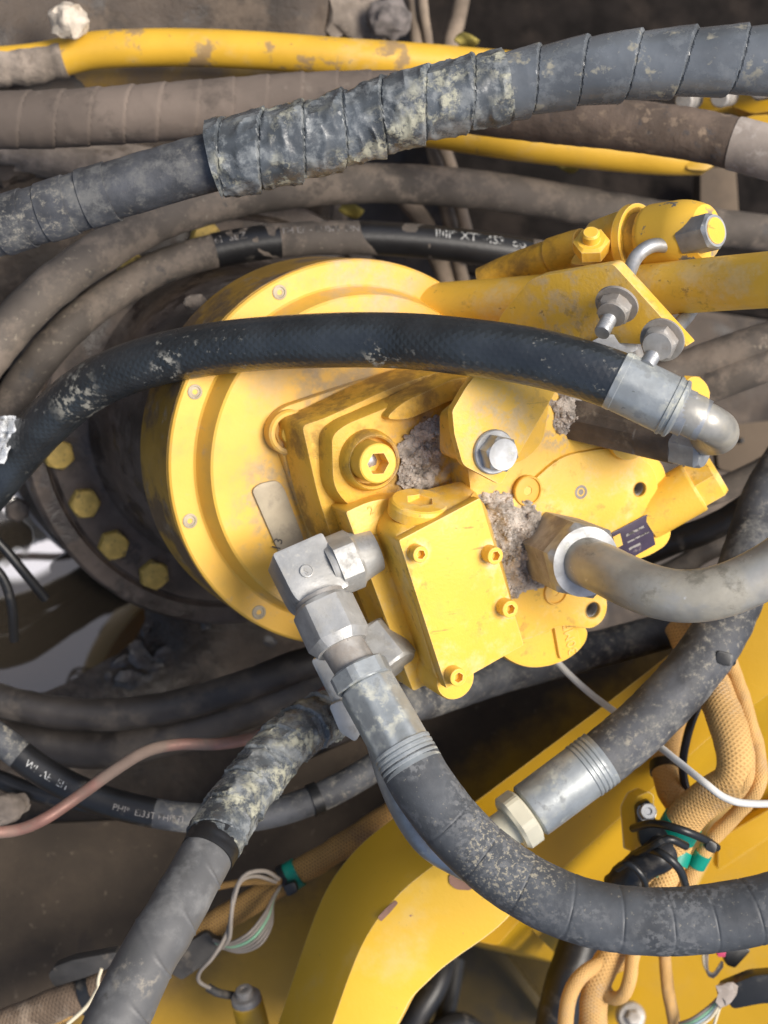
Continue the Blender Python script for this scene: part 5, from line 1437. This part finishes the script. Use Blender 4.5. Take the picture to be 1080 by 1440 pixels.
# left edge: crumpled film, cables over the puddle, debris
cfm = thing('plastic_scrap', 'crumpled shiny plastic scrap caught on the braided hose', 'plastic scrap', P(6, 615, 1.1))
bm = bmesh.new()
n = 16
vv = {}
for i in range(n + 1):
    for j in range(n + 1):
        x = -35 + 56 * i / n
        y = 586 + 66 * j / n
        x -= max(0, (j / n - 0.3)) * 22
        d = 1.09 + 0.010 * noise.fractal(Vector((i * .35, j * .35, 2)), 1, 2, 3) + 0.008 * abs(noise.noise(Vector((i * .5, j * .2, 7))))
        vv[i, j] = bm.verts.new(P(x, y, d))
for i in range(n):
    for j in range(n):
        bm.faces.new((vv[i, j], vv[i + 1, j], vv[i + 1, j + 1], vv[i, j + 1]))
sol = bm_mesh('film', bm, angle=60)
fo = link('film', sol, foil, cfm)
md = fo.modifiers.new('thickness', 'SOLIDIFY')
md.thickness = 0.0012
for i, (pts, lb) in enumerate([([(-40, 730, 1.2), (0, 765, 1.21), (30, 800, 1.22), (64, 842, 1.24)], 'stiff black cable ending in a cut tip over the puddle'),
                               ([(-30, 780, 1.2), (2, 810, 1.21), (16, 850, 1.22), (20, 900, 1.24)], 'black cable hanging beside the cut cable over the puddle')]):
    t = thing('loose_cable', lb, 'cable', P(*pts[1]), 'loose cables over the puddle')
    wire('sheath', pts, 7, rub_black, t, 14)
sbp = thing('drain_bolt', 'grimy round bolt head sticking up out of the puddle', 'bolt', H(23, 716, 0.0))
q = H(23, 716, 0.01)
link('head', stack_mesh('head', [(-0.02, 0.009), (0.006, 0.009), (0.006, 0.0105, 'hex', 0.0118), (0.016, 0.0105, 'hex', 0.0118), (0.018, 0.009)], 36, Matrix.Translation((q.x, q.y, 0))), gear, sbp)

# wet stones
spots = [(165, 885), (185, 900), (150, 905), (120, 915), (200, 925), (178, 935), (212, 905), (140, 935), (100, 925), (76, 915), (225, 945), (160, 960), (190, 962), (295, 868), (385, 905), (130, 880), (205, 880), (240, 925)]
for i, (px, py) in enumerate(spots):
    q = H(px, py, 0.02)
    z = ground_height(q.x, q.y)
    rr = [0.011, 0.008, 0.006, 0.0045][i % 4]
    o = link('wet_stone', rock_mesh('wet_stone', rr, i * 3.1, 2, 0.6, (1.6, 0.9, 0.35)), wet, None, Matrix.Translation((q.x, q.y, max(z, 0.0) + rr * 0.2)) @ Matrix.Rotation(i * 1.3, 4, 'Z'))
    tag(o, 'wet black stone in the mud below the gearbox', 'stone', 'wet stones below the gearbox')

def lump(name, px, py, d, rpx, label, mat, seed, squash=(1, 1, .8), cat='stone', rough=0.4, group=None):
    o = link(name, rock_mesh(name, rpx * d / FPX, seed, 3, rough, squash), mat, None, Matrix.Translation(P(px, py, d)))
    return tag(o, label, cat, group)
lump('pale_rock', 98, 30, 1.22, 25, 'pale glittering stone lodged on the muddy end of the yellow pipe', quartz, 2, (1.05, .95, .8))
lump('mud_clod', 500, 20, 1.40, 48, 'large dried mud clod with a flat face beside the brown plate', mud_lump, 8, (1, 1, .5), 'mud clod', 0.5)
lump('mud_clod', 548, 26, 1.38, 30, 'round dark clod next to the dry stalks', stone_dark, 12, (1.1, 1, .7), 'mud clod', 0.3)
lump('mud_clod', 10, 1136, 1.16, 22, 'small clay lump beside the thin black hose', mud_lump, 15, (1.5, 1, .6), 'mud clod', 0.3)
lump('mud_clod', 275, 425, 1.13, 14, 'little yellowish clod stuck at the back edge of the flange', mud_lump, 21, (1.2, .8, .7), 'mud clod', 0.3)
for i, (x, y, w) in enumerate([(105, 445, 60), (170, 430, 40), (60, 470, 40), (120, 480, 50), (40, 560, 35), (70, 500, 40)]):
    lump('mud_heap', x, y, 1.28, w, 'dark earth heap packed between the printed hose and the gearbox', mud, 30 + i, (1.3, 1, .5), 'mud clod', 0.5, 'earth heaps behind the printed hose')
lump('mud_clod', 75, 225, 1.30, 60, 'long earthy bank under the tape-wound hose', mud_lump, 44, (2.6, .5, .5), 'mud clod', 0.5)
lump('mud_clod', 10, 232, 1.28, 30, 'reddish earth lump at the end of the earthy bank', mud, 47, (1.3, .9, .5), 'mud clod', 0.5)

# dry stalks and leaves hanging in the dark gap
for i, (pts, hw, lb) in enumerate([
        ([(575, -40, 1.42), (582, 10, 1.42), (586, 65, 1.42), (590, 120, 1.43)], 9, 'thick dry stalk behind the long yellow pipe'),
        ([(592, -40, 1.41), (596, 20, 1.41), (604, 70, 1.42), (610, 130, 1.43)], 7, 'thin dry stalk leaning beside the thick stalk'),
        ([(655, -40, 1.45), (645, 20, 1.45), (634, 60, 1.45), (620, 130, 1.46)], 12, 'broad dry stalk leaning away from the other stalks'),
        ([(618, 190, 1.42), (636, 240, 1.43), (650, 300, 1.44), (668, 370, 1.45)], 9, 'pale dry stalk crossing behind the grey hose'),
        ([(606, 190, 1.44), (620, 260, 1.45), (638, 340, 1.46), (652, 400, 1.47)], 10, 'long dry stalk behind the printed hose lettering'),
        ([(570, 280, 1.46), (600, 320, 1.46), (622, 380, 1.47), (640, 420, 1.48)], 13, 'thick brown stem above the flange edge')]):
    t = thing('dry_stalk', lb, 'stalk', P(*pts[1]), 'dry stalks in the gap')
    hose('stem', pts, hw, twig, t, seg=12, rfun=lumps(0.001, 60, i))
leafm = M('yellowed_leaf', (0.34, 0.27, 0.06, 1), 0.8, vary=0.2)
for i, (x, y, lb) in enumerate([(495, 296, 'curled yellow leaf stuck behind the grey hose'), (657, 57, 'tiny yellow leaf by the leaning stalk'), (800, 232, 'small yellow leaf scrap under the short yellow pipe')]):
    V, F = [], []
    for a in range(7):
        for b in range(3):
            t = a / 6
            wv = 12 * math.sin(math.pi * min(1, t * 0.95 + 0.05)) * (b - 1)
            V.append(P(x - 18 + 36 * t + wv * 0.4, y + wv, 1.33 + 0.006 * math.sin(t * 5) + 0.004 * abs(b - 1)))
    for a in range(6):
        for b in range(2):
            q = a * 3 + b
            F.append((q, q + 1, q + 4, q + 3))
    o = link('leaf', mesh('leaf', V, F, angle=180), leafm)
    md = o.modifiers.new('thickness', 'SOLIDIFY')
    md.thickness = 0.0006
    tag(o, lb, 'leaf', 'fallen leaves')

# far frame bits at the upper right
rb_ = thing('dark_upright', 'dark rear frame upright in the shadow beyond the short yellow pipe', 'frame', P(1010, 280, 1.6))
vslab('upright', [(985, 235, 1.6), (1035, 235, 1.6), (1040, 310, 1.6), (985, 310, 1.6)], -BC * 0.04, mud_plate, rb_, rad=0.004)
vslab('cross_plate', [(1005, 600, 1.5), (1140, 585, 1.5), (1140, 680, 1.5), (1010, 660, 1.5)], -BC * 0.02, mud_plate, rb_, rad=0.006)
vslab('hole_plug', [(1040, 617, 1.495), (1046, 615, 1.495), (1047, 622, 1.495), (1041, 624, 1.495)], -BC * 0.004, hole, rb_, rad=0)
rc_ = thing('rear_bracket', 'yellow folded bracket with bolts behind the pale hose sleeve', 'bracket', P(1040, 140, 1.3))
vslab('fold', [(960, 130, 1.3), (1050, 122, 1.28), (1062, 142, 1.28), (1140, 132, 1.26), (1140, 150, 1.26), (1058, 160, 1.28), (1030, 150, 1.29), (962, 165, 1.3)], -BC * 0.02, paint_frame, rc_, rad=0.003)
vslab('fold', [(1040, 168, 1.27), (1060, 162, 1.27), (1140, 158, 1.26), (1140, 200, 1.26), (1050, 178, 1.27)], -BC * 0.02, paint_frame, rc_, rad=0.003)
for x, y in [(1012, 138), (1066, 126), (962, 142)]:
    turned('bolt', P(x + 14, y - 3, 1.27), P(x, y, 1.245), [(0, 0.0085), (0.03, 0.0085), (0.032, 0.007)], zinc_dirty, rc_, 24)
void_shade = M('void_shade_black', (0.010, 0.008, 0.007, 1), 0.95, vary=0.3, layers=[dict(c=(0.022, 0.017, 0.014, 1), s=9, lo=0.5, hi=0.66, r=0.95)], bump=(40, 0.3, 0.003), spec=0.15)  # near-black colour stands for the unlit depth of the compartment
dk = thing('engine_bulkhead', 'bulkhead with deep shade in its colour far behind the hoses in the upper right corner', 'bulkhead', P(800, 150, 1.8))
vslab('sheet', [(540, -200, 1.60), (1300, -200, 1.8), (1300, 480, 1.75), (640, 380, 1.58)], -BC * 0.02, void_shade, dk, rad=0.01)

for o in bpy.data.objects:
    if '_t' in o:
        del o['_t']
